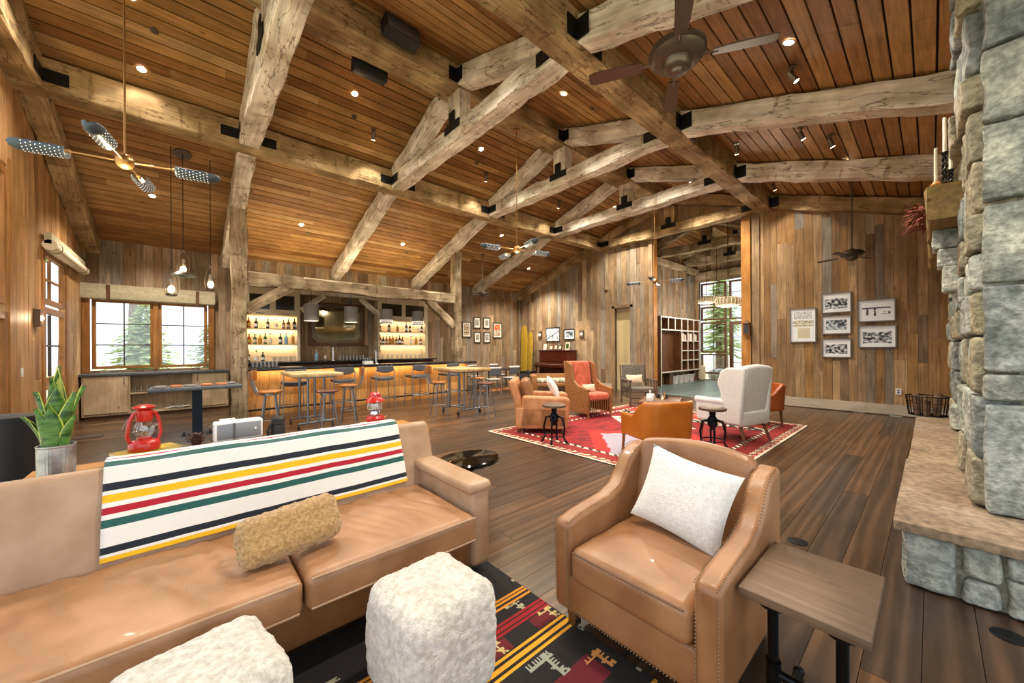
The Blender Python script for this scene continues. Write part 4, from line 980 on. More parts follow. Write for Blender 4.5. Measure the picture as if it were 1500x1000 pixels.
# lantern cluster by the sideboard
lc = thing('pendant_canopy', 'round dark ceiling canopy carrying the three glass lantern pendants', 'ceiling canopy', (-.03, 9.1, zc(9.1)))
MB().lathe([(.13, -.03), (.13, -.008), (.02, 0)], n=24, M=RX(-18.4)).build('plate', 'bronze', lc)
def lantern(x, y, z, style, lb):
    t = thing('lantern_pendant', lb, 'pendant lamp', (x, y, z)); t.scale = (1.4,)*3; H = (zc(y)-z-(.03 if abs(x+.03) < .05 else .0))/1.4
    MB().tube([(0, 0, .345), (0, 0, H)], .004, 6).build('cord', 'iron', t)
    MB().lathe([(.05, 0), (.055, .01), (.05, .03), (.02, .035)], n=16).build('burner', 'bronze', t)
    MB().lathe([(.03, .035), (.048, .07), (.048, .1), (.026, .16), (.024, .22)], n=16).build('glass_chimney', 'glass_clear', t)
    MB().sphere((0, 0, .085), .034, 12, 10, (1, 1, 1.4)).build('flame_bulb', 'lamp_glow', t)
    for s_ in (-1, 1): MB().tube([(s_*.055, 0, .01), (s_*.065, 0, .12), (s_*.05, 0, .24), (0, 0, .33)], .004, 6).build('bail', 'bronze', t)
    if style: MB().lathe([(.13, .0), (.10, .03), (.05, .06)], n=20).build('reflector', 'bronze', t)
    MB().tube([(.018*math.cos(i), 0, .345+.018*math.sin(i)) for i in [j*.7 for j in range(9)]], .003, 5).build('hook', 'bronze', t)
    point((x, y, z+.12), 9)
lantern(-.19, 9.0, 2.47, 0, 'glass chimney lantern pendant, the lowest hanging of three'); lantern(-.03, 9.1, 2.86, 1, 'glass lantern pendant with flared reflector, the highest of three'); lantern(.36, 9.1, 2.63, 0, 'glass chimney lantern pendant hanging next to the bar post')
# ================================================================ BAR
ba = thing('bar_counter', 'long bar with black stone counter and glowing vertical plank front', 'bar', (4.0, 10.2, 0))
x = 1.02
while x < 6.9:
    w = R.uniform(.16, .26); w = min(w, 6.92-x); plank('bar_wood', (x+w/2-4.0, -.08, .515), (w-.004, .03, 1.03), ba); x += w
MB().bx(-2.98, 2.92, -.06, .2, 0, 1.03).build('carcass', 'dark_wood', ba, False)
bev(MB().bx(-2.98, 3.05, -.48, .32, 1.03, 1.09).build('counter_top', 'black_stone', ba, False), .004, 2)
MB().cyl((-2.98, -.2, .15), (2.95, -.2, .15), .022, .022, 12).build('foot_rail', 'iron', ba)
for i in range(6): MB().tube([(-2.9+i*1.15, -.2, .15), (-2.9+i*1.15, -.1, .15)], .012, 8).build('rail_bracket', 'iron', ba)
MB().bx(-2.9, 2.85, -.2, -.17, 1.018, 1.03).build('light_strip', 'led_glow', ba, False)
area((4.0, 10.0, 1.01), 13, 5.7, .06, (0, .35, -1))
bb_ = thing('back_bar', 'cream back bar with lit bottle shelves either side of mirror', 'back bar', (3.9, 12.2, 0))
MB().bx(-2.8, 2.75, -.35, .2, 0, 1.12).build('base_cabinet', 'dark_wood', bb_, False)
bev(MB().bx(-2.82, 2.78, -.6, .22, 1.12, 1.17).build('counter_top', 'black_stone', bb_, False), .004, 2)
MB().bx(-2.8, 2.75, -.02, .2, 3.15, 3.22).build('soffit', 'cream_paint', bb_, False)
def shelfunit(x0, x1, nm):
    a, b = x0-3.9, x1-3.9
    MB().bx(a, b, .19, .23, 1.17, 3.2).build('back_panel', 'shelf_back', bb_, False)
    for e in (a, b-.07): MB().bx(e, e+.07, -.05, .19, 1.17, 3.2).build('stile', 'cream_paint', bb_, False)
    MB().bx(a+.07, b-.07, -.05, .19, 2.46, 2.55).build('rail', 'cream_paint', bb_, False); MB().bx(a+.07, b-.07, -.05, .19, 3.1, 3.2).build('rail', 'cream_paint', bb_, False)
    for z in (1.64, 2.08): MB().bx(a+.07, b-.07, -.02, .19, z-.012, z+.012).build('shelf', 'cream_paint', bb_, False)
    mid = (a+b)/2
    for (p, q) in ((a+.07, mid), (mid, b-.07)):
        d = MB(); f_ = .07; y0, y1 = -.05, -.02
        d.bx(p, p+f_, y0, y1, 2.55, 3.1).bx(q-f_, q, y0, y1, 2.55, 3.1).bx(p+f_, q-f_, y0, y1, 2.55, 2.55+f_).bx(p+f_, q-f_, y0, y1, 3.1-f_, 3.1)
        dr = d.build('cabinet_door', 'cream_paint', bb_, False); MB().bx(p+f_, q-f_, -.035, -.028, 2.62, 3.03).build('glass_panel', 'dark_glass', dr, False)
        MB().bx((p+q)/2-.09, (p+q)/2+.09, -.075, -.06, 2.50, 2.515).build('handle', 'bronze', dr, False)
    for z in (2.44, 2.06, 1.62): area(((x0+x1)/2, 12.3, z), 3.2, x1-x0-.2, .03, (0, .25, -1), (1, .8, .55))
shelfunit(1.15, 2.50, 'l'); shelfunit(4.78, 6.62, 'r')
beam('brace', (2.5, 12.0, 2.62), (3.1, 12.0, 3.1), .12, .16, 'beam_pale', bb_, jit=.008); beam('brace', (4.76, 12.0, 2.62), (4.15, 12.0, 3.1), .12, .16, 'beam_pale', bb_, jit=.008)
beam('header', (2.5, 12.02, 3.16), (4.78, 12.02, 3.16), .14, .12, 'beam_pale', bb_, jit=.008)
mi = thing('bar_mirror', 'large dark framed mirror with canted corners behind the bar taps', 'mirror', (3.6, 12.38, 2.28))
def octo(w, h, c): return [(-w+c, -h), (w-c, -h), (w, -h+c), (w, h-c), (w-c, h), (-w+c, h), (-w, h-c), (-w, -h+c)]
MW = Matrix(((1, 0, 0, 0), (0, 0, 1, 0), (0, 1, 0, 0), (0, 0, 0, 1)))
MB().bx(-.83, .83, -.04, .03, -.66, .66).build('outer_frame', 'dark_wood', mi, False)
MB().prism(octo(.76, .58, .16), .03, Matrix.Translation((0, -.065, 0)) @ MW).build('inner_frame', 'bronze', mi, False)
MB().prism(octo(.66, .5, .13), .012, Matrix.Translation((0, -.078, 0)) @ MW).build('mirror_glass', 'mirror', mi, False)
for i, x in enumerate((2.45, 3.44, 4.45, 5.46)):
    lb = ['grey drum pendant lamp hanging nearest the bar post with brace', 'grey drum pendant lamp over the bar taps', 'grey perforated drum pendant before the right bottle shelves edge', 'grey perforated drum pendant at the far end of the bar'][i]
    t = thing('drum_pendant', lb, 'pendant lamp', (x, 10.65, 2.24), 0, 'bar pendants')
    MB().cyl((0, 0, .42), (0, 0, .98), .006, .006, 6).build('cord', 'iron', t); MB().lathe([(.05, .985), (.05, .965), (.01, .96)], n=14).build('canopy', 'bronze', t)
    s_ = MB().lathe([(.17, 0), (.17, .43), (.165, .43), (.165, .005)], n=28, cap=False); s_.build('shade', 'shade_grey', t); MB().lathe([(.165, .42), (0, .42)], n=28).build('shade_top', 'shade_grey', t)
    MB().sphere((0, 0, .16), .05, 12, 8).build('bulb', 'lamp_glow', t)
    if i > 1:
        hm = MB()
        for a in range(22):
            for j in range(3): an = 2*PI*(a+.5*(j % 2))/22; hm.box((.172*math.cos(an), .172*math.sin(an), .05+.03*j), (.012, .012, .012))
        hm.build('perforation', 'hole_glow', t, False, kind='stuff')
    point((x, 10.65, 2.3), 7)
tag(MB().bx(1.05, 6.3, 10.1, 12.15, 3.226, 3.26).build('bar_soffit', 'cream_paint', None, False), 'grey soffit board carrying the four bar pendants', 'soffit')
# bottles and glassware
def bottle(loc, mat, h, r, lab, label, grp, square=False):
    t = thing('bottle', label, 'bottle', loc, 0, grp); n = 4 if square else 12
    MB().lathe([(r*.95, 0), (r, .01), (r, h*.55), (r*.8, h*.64), (r*.33, h*.74), (r*.3, h*.9)], n=n).build('body', mat, t, True, 50)
    MB().lathe([(r*.36, h*.88), (r*.36, h), (0, h)], n=10).build('cap', 'bottle_dark' if lab else 'chrome', t)
    if lab: MB().lathe([(r*1.03, h*.16), (r*1.03, h*.46)], n=n, cap=False).build('label', lab, t, True, 50)
kinds = [('bottle_amber', 'cover_cream', 'amber'), ('bottle_dark', 'paper_white', 'dark'), ('bottle_gold', None, 'golden'), ('bottle_green', 'cover_cream', 'green'), ('bottle_red', 'cover_yellow', 'red'), ('bottle_blue', None, 'pale blue'), ('glass_clear', 'paper_white', 'clear glass')]
def shelf_bottles(xs, z, seq, side, lvl):
    for x, k in zip(xs, seq):
        m_, lb, nm = kinds[k]; nm2 = nm+(' labelled' if lb else '')
        bottle((x, 12.25+R.uniform(-.02, .02), z), m_, R.uniform(.26, .33), R.uniform(.04, .052), lb, '%s bottle on the %s bar shelf %s' % (nm2, lvl, side), 'bottles on the back bar')
Ls, Rs = 'by the timber post', 'at the far end'
shelf_bottles([1.28, 1.45, 1.72, 1.92, 2.1, 2.22, 2.37], 2.093, [4, 1, 1, 6, 0, 0, 1], Ls, 'upper lit')
shelf_bottles([1.29, 1.42, 1.54, 1.66, 1.78, 2.02, 2.16, 2.33], 1.653, [4, 3, 2, 3, 6, 1, 5, 2], Ls, 'lower lit')
shelf_bottles([1.27, 1.45, 1.6], 1.172, [1, 6, 1], Ls, 'counter level')
shelf_bottles([4.9, 5.2, 5.5, 5.84, 5.98, 6.3, 6.42], 2.093, [0, 0, 2, 1, 1, 6, 1], Rs, 'upper lit')
shelf_bottles([4.9, 5.01, 5.12, 5.23, 5.34, 5.47, 5.58, 5.69, 6.02, 6.2, 6.38], 1.653, [0, 1, 0, 4, 2, 0, 1, 0, 6, 2, 0], Rs, 'lower lit')
shelf_bottles([2.95, 3.2], 1.172, [5, 6], 'below the mirror', 'back counter')
gl0 = [None]
def glass(loc, label, grp, h=.13, r=.034):
    if gl0[0] is None:
        o = MB().lathe([(.001, .004), (r*.8, .004), (r*.82, 0), (r, h), (r*.93, h), (r*.75, .012), (.001, .012)], n=12).build('drinking_glass', 'glass_clear'); gl0[0] = o
    else: o = gl0[0].copy(); C.objects.link(o)
    o.location = loc; tag(o, label, 'glass', grp)
for i in range(9): glass((1.85+.065*i, 12.2+.05*(i % 2), 1.172), 'clear tumbler in the row at the foot of the left shelves', 'tumblers under the left shelves')
for i in range(14): glass((1.12+.075*(i % 7), 9.98+.09*(i//7), 1.108), 'clear tumbler on the tray at the near end of the bar', 'tumblers on the bar tray')
for i in range(9): glass((4.95+.17*i+.02*(i % 2), 12.2, 1.172), 'clear glass in the row at the foot of the right shelves', 'glasses under the right shelves')
for i in range(8): glass((3.55+.1*i, 12.0, 1.172), 'clear glass on the back counter below the mirror', 'glasses below the mirror')
tag(bev(MB().bx(1.06, 1.64, 9.92, 10.14, 1.092, 1.106).build('bar_tray', 'frame_black', None, False), .003, 1), 'dark tray of tumblers on the bar by the post', 'tray')
for x, y, hd, lb in ((3.28, 11.75, 3, 'chrome beer tap tower on the back counter under the mirror'), (4.0, 10.3, 4, 'chrome draught tap tower standing on the front bar')):
    z = 1.172 if y > 11 else 1.092
    t = thing('tap_tower', lb, 'beer tap', (x, y, z)); MB().lathe([(.07, 0), (.06, .02), (.035, .03), (.035, .33), (.05, .34), (.05, .38), (0, .385)], n=18).build('column', 'chrome', t)
    for k in range(hd):
        xo = (k-(hd-1)/2)*.06; MB().tube([(xo, -.03, .36), (xo, -.09, .36), (xo, -.1, .31)], .009, 8).build('spout', 'chrome', t); MB().lathe([(.008, .37), (.016, .44), (.013, .52), (0, .525)], (xo, -.05, 0), 10).build('tap_handle', 'bronze', t)
tr2 = thing('bar_caddy', 'white and steel bar caddy beside the draught taps', 'caddy', (3.75, 10.25, 1.092)); MB().bx(-.12, .12, -.08, .08, 0, .08).build('tray', 'plastic_white', tr2, False)
for k in range(3): MB().lathe([(.025, .08), (.03, .16), (.02, .17)], (-.07+.07*k, 0, 0), 10).build('jar', 'steel', tr2)
# grey bar stools
def barstool():
    t = thing('bar_stool', 'grey padded bar stool with thin steel frame', 'bar stool')
    MB().rbox((0, 0, .765), (.44, .42, .07), .03, 3, 4, lambda v: (v[0], v[1], v[2]+.02*(v[0]/.22)**2)).build('seat', 'charcoal', t)
    MB().rbox((0, -.2, 1.0), (.42, .04, .17), .018, 2, 8, lambda v: (v[0], v[1]-.03*(1-(v[0]/.21)**2), v[2]*(1-.55*(v[0]/.21)**2) if v[2] < 0 else v[2])).build('backrest', 'charcoal', t)
    for s_ in (-1, 1):
        MB().tube([(s_*.24, -.24, 0), (s_*.23, -.22, .74), (s_*.225, -.21, .98), (s_*.18, -.2, 1.06)], .011, 8).build('leg', 'steel', t)
        MB().tube([(s_*.24, .22, 0), (s_*.22, .18, .73)], .011, 8).build('leg', 'steel', t)
        MB().cyl((s_*.235, -.23, .33), (s_*.23, .205, .33), .008, .008, 6).build('stretcher', 'steel', t)
    for y_ in (-.235, .205): MB().cyl((-.235, y_, .3), (.235, y_, .3), .009, .009, 6).build('stretcher', 'steel', t)
    MB().cyl((-.225, -.21, .73), (.225, -.21, .73), .009, .009, 6).build('seat_rail', 'steel', t)
    return t
bs = barstool(); spots = [(1.74, 'behind the window-end oak high table'), (2.73, 'second along the bar from the timber post'), (3.68, 'facing the taps, third along the bar'), (4.6, 'fourth along the bar from the timber post'), (5.6, 'behind the far oak high table')]
for i, (x, lb) in enumerate(spots):
    L_ = 'grey padded steel bar stool '+lb
    if i == 0: bs.location = (x, 9.08, 0); bs['label'] = L_; bs['group'] = 'grey stools along the bar'
    else: dup(bs, (x, 9.08, 0), R.uniform(-6, 6), L_, 'grey stools along the bar')
# oak high tables
def hightable(loc, d, label):
    t = thing('high_table', label, 'high table', loc); w, l = d
    n_ = 4
    for i in range(n_): bev(MB().bx(-w/2+w*i/n_+.002, -w/2+w*(i+1)/n_-.002, -l/2, l/2, .985, 1.05).build('plank', 'oak_top', t, False), .003, 1)
    MB().bx(-w/2+.08, w/2-.08, -l/2+.12, l/2-.12, .955, .984).build('under_frame', 'steel', t, False)
    for s_ in (-1, 1):
        for q in (-1, 1): MB().cyl((q*.14, s_*(l/2-.28), .1), (q*.14, s_*(l/2-.28), .96), .025, .025, 10).build('column', 'steel', t)
        f_ = MB().tube([(-.3, s_*(l/2-.28), .11), (.3, s_*(l/2-.28), .11)], .022, 8).build('foot', 'steel', t)
        for q in (-1, 1):
            MB().cyl((q*.3-.012, s_*(l/2-.28), .045), (q*.3+.012, s_*(l/2-.28), .045), .045, .045, 14).build('caster', 'black_rubber', f_)
    MB().cyl((0, -l/2+.3, .11), (0, l/2-.3, .11), .018, .018, 8).build('stretcher', 'steel', t)
hightable((1.87, 8.15, 0), (.84, 1.25), 'pale oak high table on steel legs standing nearest the window end')
hightable((4.88, 7.35, 0), (.84, 1.2), 'pale oak high table on casters standing nearer the surfboards')
def swivel(seat='seat_wood', back=True):
    t = thing('swivel_stool', 'x', 'stool')
    MB().lathe([(.17, .735), (.185, .74), (.19, .76), (.175, .775), (0, .768)], n=26).build('seat', seat, t)
    MB().lathe([(.12, .70), (.12, .735)], n=20).build('swivel_plate', 'steel', t)
    for k in range(4):
        a = k*PI/2+PI/4; MB().tube([(.1*math.cos(a), .1*math.sin(a), .72), (.21*math.cos(a), .21*math.sin(a), 0)], .012, 8).build('leg', 'steel', t)
    MB().tube([(.17*math.cos(2*PI*i/24), .17*math.sin(2*PI*i/24), .27) for i in range(24)], .008, 6, closed=True).build('foot_ring', 'steel', t)
    if back:
        for s_ in (-1, 1): MB().tube([(s_*.1, .1, .72), (s_*.12, .2, .74), (s_*.15, .25, .86), (s_*.16, .29, 1.1)], .009, 6).build('back_upright', 'steel', t)
        MB().rbox((0, .28, 1.05), (.36, .03, .17), .013, 2, 6, lambda v: (v[0], v[1]-.05*(v[0]/.18)**2, v[2])).build('backrest', seat, t)
        for j in range(5): MB().tube([(-.08+.04*j, .21, .75), (-.08+.04*j, .275, 1.0)], .004, 5).build('spindle', 'steel', t)
    return t
s1 = swivel(); s1.location = (1.12, 7.75, 0); s1.rotation_euler = (0, 0, math.radians(75)); s1['label'] = 'wooden swivel stool with back facing the window-end oak table'
s1['group'] = 'wooden swivel stools'
dup(s1, (2.5, 7.9, 0), -115, 'wooden swivel stool with back between the window-end oak table and taps')
dup(s1, (4.22, 7.25, 0), 80, 'wooden swivel stool with back at the far oak table, bar side')
s2 = swivel('seat_dark', False); s2.location = (1.9, 7.15, 0); s2['label'] = 'round backless dark seat stool before the window-end oak table'; s2['group'] = 'backless stools'
dup(s2, (4.85, 6.35, 0), 20, 'round backless dark seat stool in front of the far oak table')
s3 = swivel('seat_wood', False); s3.location = (5.5, 7.55, 0); s3['label'] = 'round backless honey seat stool beyond the far oak table'; s3['group'] = 'backless stools'
# ================================================================ WINDOW SIDE
sb = thing('sideboard', 'pale wood sideboard with open glassware shelves below the windows', 'sideboard', (-.43, 12.2, 0))
xa, xb = -1.25, 1.25
MB().bx(xa, xb, -.16, .2, .06, .1).build('bottom_board', 'cab_wood', sb, False); MB().bx(xa+.03, xb-.03, -.1, .2, 0, .06).build('plinth', 'dark_wood', sb, False)
MB().bx(xa, xb, .17, .2, .1, .93).build('back_board', 'cab_wood', sb, False)
for x in (xa, -.55, .55, xb-.03): MB().bx(x, x+.03, -.16, .17, .1, .93).build('side_panel', 'cab_wood', sb, False)
for (p, q) in ((xa+.03, -.55), (.58, xb-.03)):
    d = MB().bx(p+.004, q-.004, -.185, -.16, .11, .92).build('door', 'cab_wood', sb, False); hx = q-.06 if p < 0 else p+.06
    MB().tube([(hx, -.185, .75), (hx, -.215, .75), (hx, -.215, .88), (hx, -.185, .88)], .007, 6).build('handle', 'bronze', d)
MB().bx(-.52, .55, -.14, .17, .5, .53).build('shelf', 'cab_wood', sb, False)
bev(MB().bx(xa-.04, xb+.02, -.21, .2, .93, .99).build('counter_top', 'grey_slate', sb, False), .004, 1)
for i in range(5): glass((-.88+.1*i, 12.17, .533), 'clear glass tumbler on the upper sideboard shelf', 'glassware on the upper sideboard shelf', .13)
for i in range(6): glass((-.8+.14*i, 12.15, .103), 'clear tumbler on the lower sideboard shelf', 'glassware on the lower sideboard shelf', .13)
for i in range(5): tag(MB().lathe([(.045, 0), (.05, .01), (.05, .1), (.045, .1), (.045, .015), (0, .012)], (-.37+.103*i, 12.12, .533), 14).build('mug', 'plastic_white'), 'white mug in the row on the upper sideboard shelf', 'mug', 'white mugs')
for i in range(4): tag(MB().lathe([(.06, 0), (.1, .015), (.1, .02), (0, .012)], (-.3+.1*i, 12.12, .103+.021*(i % 2)), 18).build('plate', 'plastic_white'), 'white plate on the lower sideboard shelf', 'plate', 'white plates')
gt = thing('slate_table', 'grey slate top table on a single dark blue steel leg', 'table', (.15, 8.72, 0))
bev(MB().bx(-.62, .62, -.3, .3, .80, .86).build('table_top', 'grey_slate', gt, False), .004, 1); MB().bx(-.07, .07, -.07, .07, .012, .80).build('column', 'navy_steel', gt, False); MB().bx(-.22, .22, -.12, .12, 0, .012).build('base_plate', 'navy_steel', gt, False)
for x_ in (-.18, .18):
    for y_ in (-.09, .09): MB().cyl((x_, y_, .012), (x_, y_, .03), .014, .014, 6).build('bolt', 'iron', gt)
for i, (x_, y_, mt_, nm) in enumerate(((-.33, 8.6, 'stone_grey', 'grey'), (-.13, 8.62, 'terracotta', 'terracotta'), (.05, 8.6, 'stone_grey', 'grey'), (.28, 8.62, 'terracotta', 'terracotta'), (.48, 8.62, 'terracotta', 'terracotta'), (.62, 8.75, 'stone_grey', 'grey'))):
    o = MB().lathe([(.08, 0), (.088, .01), (.08, .035), (.0, .042)], n=20).build('curling_puck', mt_); o.location = (x_, y_, .862); tag(o, 'round %s stone puck lying on the slate table' % nm, 'stone puck', 'stone pucks on the slate table')
tag(MB().bx(-1.45, -1.1, 9.55, 9.85, .001, .006).build('floor_vent', 'bronze', None, False), 'dark rectangular floor vent by the left window', 'floor vent')
bn = thing('waste_bin', 'tall black bin standing against the left wall behind the plant', 'bin', (-1.38, 6.35, 0))
MB().lathe([(.17, 0), (.19, .02), (.2, .78)], n=24).build('body', 'black_rubber', bn); MB().lathe([(.205, .78), (.205, .82), (.1, .84), (0, .84)], n=24).build('lid', 'black_rubber', bn)
def roman(name, axis, f, a0, a1, z0, z1, label):
    t = thing(name, label, 'window shade', (0, 0, 0))
    def place(m, nm, mat): return m.build(nm, mat, t, True)
    L_ = a1-a0
    for i, (dz, dp) in enumerate(((0, .05), (.05, .075), (.10, .085))):
        m = MB()
        if axis == 'X': m.rbox(((a0+a1)/2, f-dp/2-.01, z0+(z1-z0)/2-dz*.6+.02), (L_, dp, (z1-z0)*(1-.22*i)), .02, 2, 2)
        else: m.rbox((f+dp/2+.01, (a0+a1)/2, z0+(z1-z0)/2-dz*.6+.02), (dp, L_, (z1-z0)*(1-.22*i)), .02, 2, 2)
        place(m, 'fold', 'canvas')
    for q in (.2, .85):
        a = a0+L_*q; m = MB()
        if axis == 'X': m.bx(a-.03, a+.03, f-.105, f-.096, z0-.04, z1)
        else: m.bx(f+.096, f+.105, a-.02, a+.02, z0-.04, z1)
        place(m, 'leather_strap', 'dark_wood')
    return t
roman('roman_shade', 'X', YB-.08, -1.78, .58, 2.62, 2.98, 'olive canvas roman shade with leather straps over the sideboard windows')
sh2 = thing('roller_shade', 'rolled cream canvas shade at the top of tall left window', 'window shade', (X0+.12, 10.4, 3.2))
MB().cyl((0, -1.05, 0), (0, 1.6, 0), .085, .085, 20).build('roll', 'cream_cloth', sh2); MB().bx(-.06, .02, -1.05, 1.6, .02, .2).build('valance', 'canvas', sh2, False)
for y_ in (-.75, 1.3): MB().tube([(.088*math.cos(i*.45), y_, .088*math.sin(i*.45)) for i in range(14)], .007, 6, closed=True).build('tie', 'dark_wood', sh2)
def sconce(loc, ax, label):
    t = thing('wall_sconce', label, 'wall light', loc); s_ = 1
    def bxp(w, d0, d1, z0, z1):
        return MB().bx(d0, d1, -w, w, z0, z1)
    k = 1 if ax == '+X' else -1
    def q(m, nm, mat): 
        if k < 0: m.v = [(-x, y, z) for x, y, z in m.v]
        return m.build(nm, mat, t, False)
    q(bxp(.075, 0, .012, -.14, .14), 'back_plate', 'bronze')
    q(MB().bx(.012, .07, -.075, -.068, -.13, .13), 'side_plate', 'bronze'); q(MB().bx(.012, .07, .068, .075, -.13, .13), 'side_plate', 'bronze'); q(MB().bx(.012, .07, -.075, .075, .123, .13), 'cap_plate', 'bronze'); q(MB().bx(.012, .07, -.075, .075, -.13, -.123), 'cap_plate', 'bronze')
    q(MB().sphere((.05, 0, 0), .04, 12, 8), 'bulb', 'lamp_glow'); point((loc[0]+k*.12, loc[1], loc[2]), 5)
sconce((X0+.03, 9.02, 2.0), '+X', 'small bronze wall sconce on the left wall by the tall window'); sconce((XG-.03, 11.15, 2.08), '-X', 'small bronze wall sconce between the surfboard and framed print'); sconce((XG-.03, 8.92, 2.04), '-X', 'small bronze wall sconce right of the prints over the piano')
for x_, y_, z_, lb in ((X0+.026, 8.42, 1.2, 'white light switch plate on the left wall'),):
    t = thing('light_switch', lb, 'switch', (x_, y_, z_)); MB().bx(0, .008, -.04, .04, -.06, .06).build('plate', 'plastic_white', t, False); MB().bx(.008, .016, -.012, .012, -.02, .02).build('toggle', 'plastic_white', t, False)
t = thing('wall_outlet', 'small white outlet plate low on the photograph wall', 'outlet', (XG-.035, .475, .53)); MB().bx(-.008, 0, -.045, .045, -.065, .065).build('plate', 'plastic_white', t, False)
for z_ in (-.025, .025): MB().bx(-.011, -.008, -.018, .018, z_-.014, z_+.014).build('socket', 'charcoal', t, False)
# ================================================================ FAR LOUNGE
def rug2col(x, y):
    W_, H_ = 4.75, 3.75; e = min(x, W_-x, y, H_-y); k = noise.noise(Vector((x*6, y*6, 0)))
    if e < .03: return '#d9cbb5'
    if e < .10: return '#8e2620' if (int(x*14)+int(y*14)) % 3 else '#c7a98a'
    if e < .14: return '#e0cdb0' if (int((x+y)*18) % 2) else '#33171a'
    if e < .36:
        c = ((x*4) % 1, (y*4) % 1); q = abs(c[0]-.5)+abs(c[1]-.5)
        return '#d8b48c' if q < .16 else ('#7a1518' if q < .36 else '#8a1f1c')
    if e < .42: return '#2a1416' if (int((x-y)*14) % 2) else '#e6dcc8'
    dx, dy = abs(x-1.35)/1.1, abs(y-1.35)/.95
    if dx+dy < .95+.06*k: return '#9d94a4'
    if dx+dy < 1.25+.05*k: return '#b5271f'
    dx, dy = abs(x-2.9)/.8, abs(y-2.2)/.9
    if dx+dy < 1.0: return '#c0452a' if dx+dy < .8 else '#e2d3bd'
    if 3.55 < x < 3.85: return '#201516' if noise.noise(Vector((x*11, y*11, 4))) < .12 else '#e7dcc9'
    if x > 3.85: return '#c24a2a' if k > -.1 else '#a02a1e'
    return '#8e181d' if k > -.15 else '#6d1216'
nx, ny = 240, 190; vs_ = [(4.75*i/nx-2.375, 3.75*j/ny-1.875, .009) for j in range(ny+1) for i in range(nx+1)]; fs = []; cols = []
for j in range(ny):
    for i in range(nx): fs.append((j*(nx+1)+i, j*(nx+1)+i+1, (j+1)*(nx+1)+i+1, (j+1)*(nx+1)+i)); cols.append(rug2col(4.75*(i+.5)/nx, 3.75*(j+.5)/ny))
r2 = thing('persian_rug', 'large red patterned rug with white edge under the far armchairs', 'rug', (6.455, 3.425, .001)); colmesh('rug_field', vs_, fs, cols, 'paint_rug', r2); MB().bx(-2.375, 2.375, -1.875, 1.875, 0, .008).build('rug_backing', 'gap_dark', r2, False)
FZ = .014
# tan leather club chair (front is -Y)
tc = thing('club_chair', 'worn tan leather club chair with loose back cushion on the red rug', 'armchair', (4.98, 4.82, FZ), 43); tc.scale = (1.1, 1.1, 1.05)
MB().rbox((0, 0, .25), (.86, .82, .36), .03, 2, 2).build('base', 'leather_old', tc); MB().rbox((0, -.06, .45), (.54, .66, .14), .05, 3, 5).build('seat_cushion', 'leather_old', tc)
for s_ in (-1, 1): bev(MB().prism([(-.42, .08), (-.46, .56), (-.38, .60), (.3, .62), (.36, .08)], .15, Matrix.Translation((.28 if s_ > 0 else -.43, 0, 0)) @ Mside).build('arm', 'leather_old', tc), .04, 3)
MB().rbox((0, .39, .56), (.84, .12, .66), .05, 3, 4, None, RX(-16)).build('backrest', 'leather_old', tc); MB().rbox((0, .24, .68), (.52, .16, .42), .07, 4, 6, None, RX(-16)).build('back_cushion', 'leather_base', tc)
n_ = MB(); nails(n_, [(-.431, -.4, .09), (-.431, .34, .09)], .03, .008); nails(n_, [(-.42, -.425, .09), (.42, -.425, .09)], .03, .008); n_.build('nailhead_trim', 'nail', tc, False, kind='stuff')
for a in (-.36, .36):
    for b in (-.34, .34): MB().cyl((a, b, 0), (a, b, .09), .025, .03, 8).build('leg', 'dark_wood', tc)
def put_pillow(loc, rz, tilt, w, h, t, mat, label, spin=0):
    o = pillow(MB(), w, h, t, Matrix.Identity(3), (0, 0, 0), 12, .01).build('throw_pillow', mat)
    o.matrix_world = Matrix.Translation(loc) @ Matrix.Rotation(math.radians(rz), 4, 'Z') @ Matrix.Rotation(math.radians(tilt), 4, 'X') @ Matrix.Rotation(math.radians(spin), 4, 'Z'); tag(o, label, 'pillow'); return o
put_pillow((5.16, 4.70, .77), 43, 62, .4, .4, .15, 'white_boucle', 'white pillow on the worn tan club chair', 12)
def draft(loc, label):
    t = thing('iron_stool_table', label, 'stool', loc)
    MB().lathe([(.175, .565), (.185, .57), (.185, .6), (.17, .608), (0, .608)], n=28).build('top', 'seat_wood' if 'first' in label else 'table_wood', t)
    MB().cyl((0, 0, .28), (0, 0, .57), .028, .028, 12).build('screw_post', 'pipe_iron', t); MB().lathe([(.03, .30), (.065, .34), (.065, .44), (.04, .48), (.05, .56)], n=18).build('hub', 'pipe_iron', t)
    for k in range(4):
        a = k*PI/2+.5; c_, s_ = math.cos(a), math.sin(a); MB().tube([(.05*c_, .05*s_, .42), (.13*c_, .13*s_, .40), (.165*c_, .165*s_, .25), (.15*c_, .15*s_, .1), (.2*c_, .2*s_, .012)], [.02, .018, .015, .014, .02], 8).build('leg', 'pipe_iron', t)
    MB().tube([(.15*math.cos(i*.4488), .15*math.sin(i*.4488), .13) for i in range(14)], .008, 6, closed=True).build('ring', 'pipe_iron', t)
draft((4.33, 3.92, FZ), 'cast iron adjustable stool with wooden top by the tan club chair'); draft((5.79, 2.13, FZ), 'cast iron adjustable stool with grey wood top by white wingback')
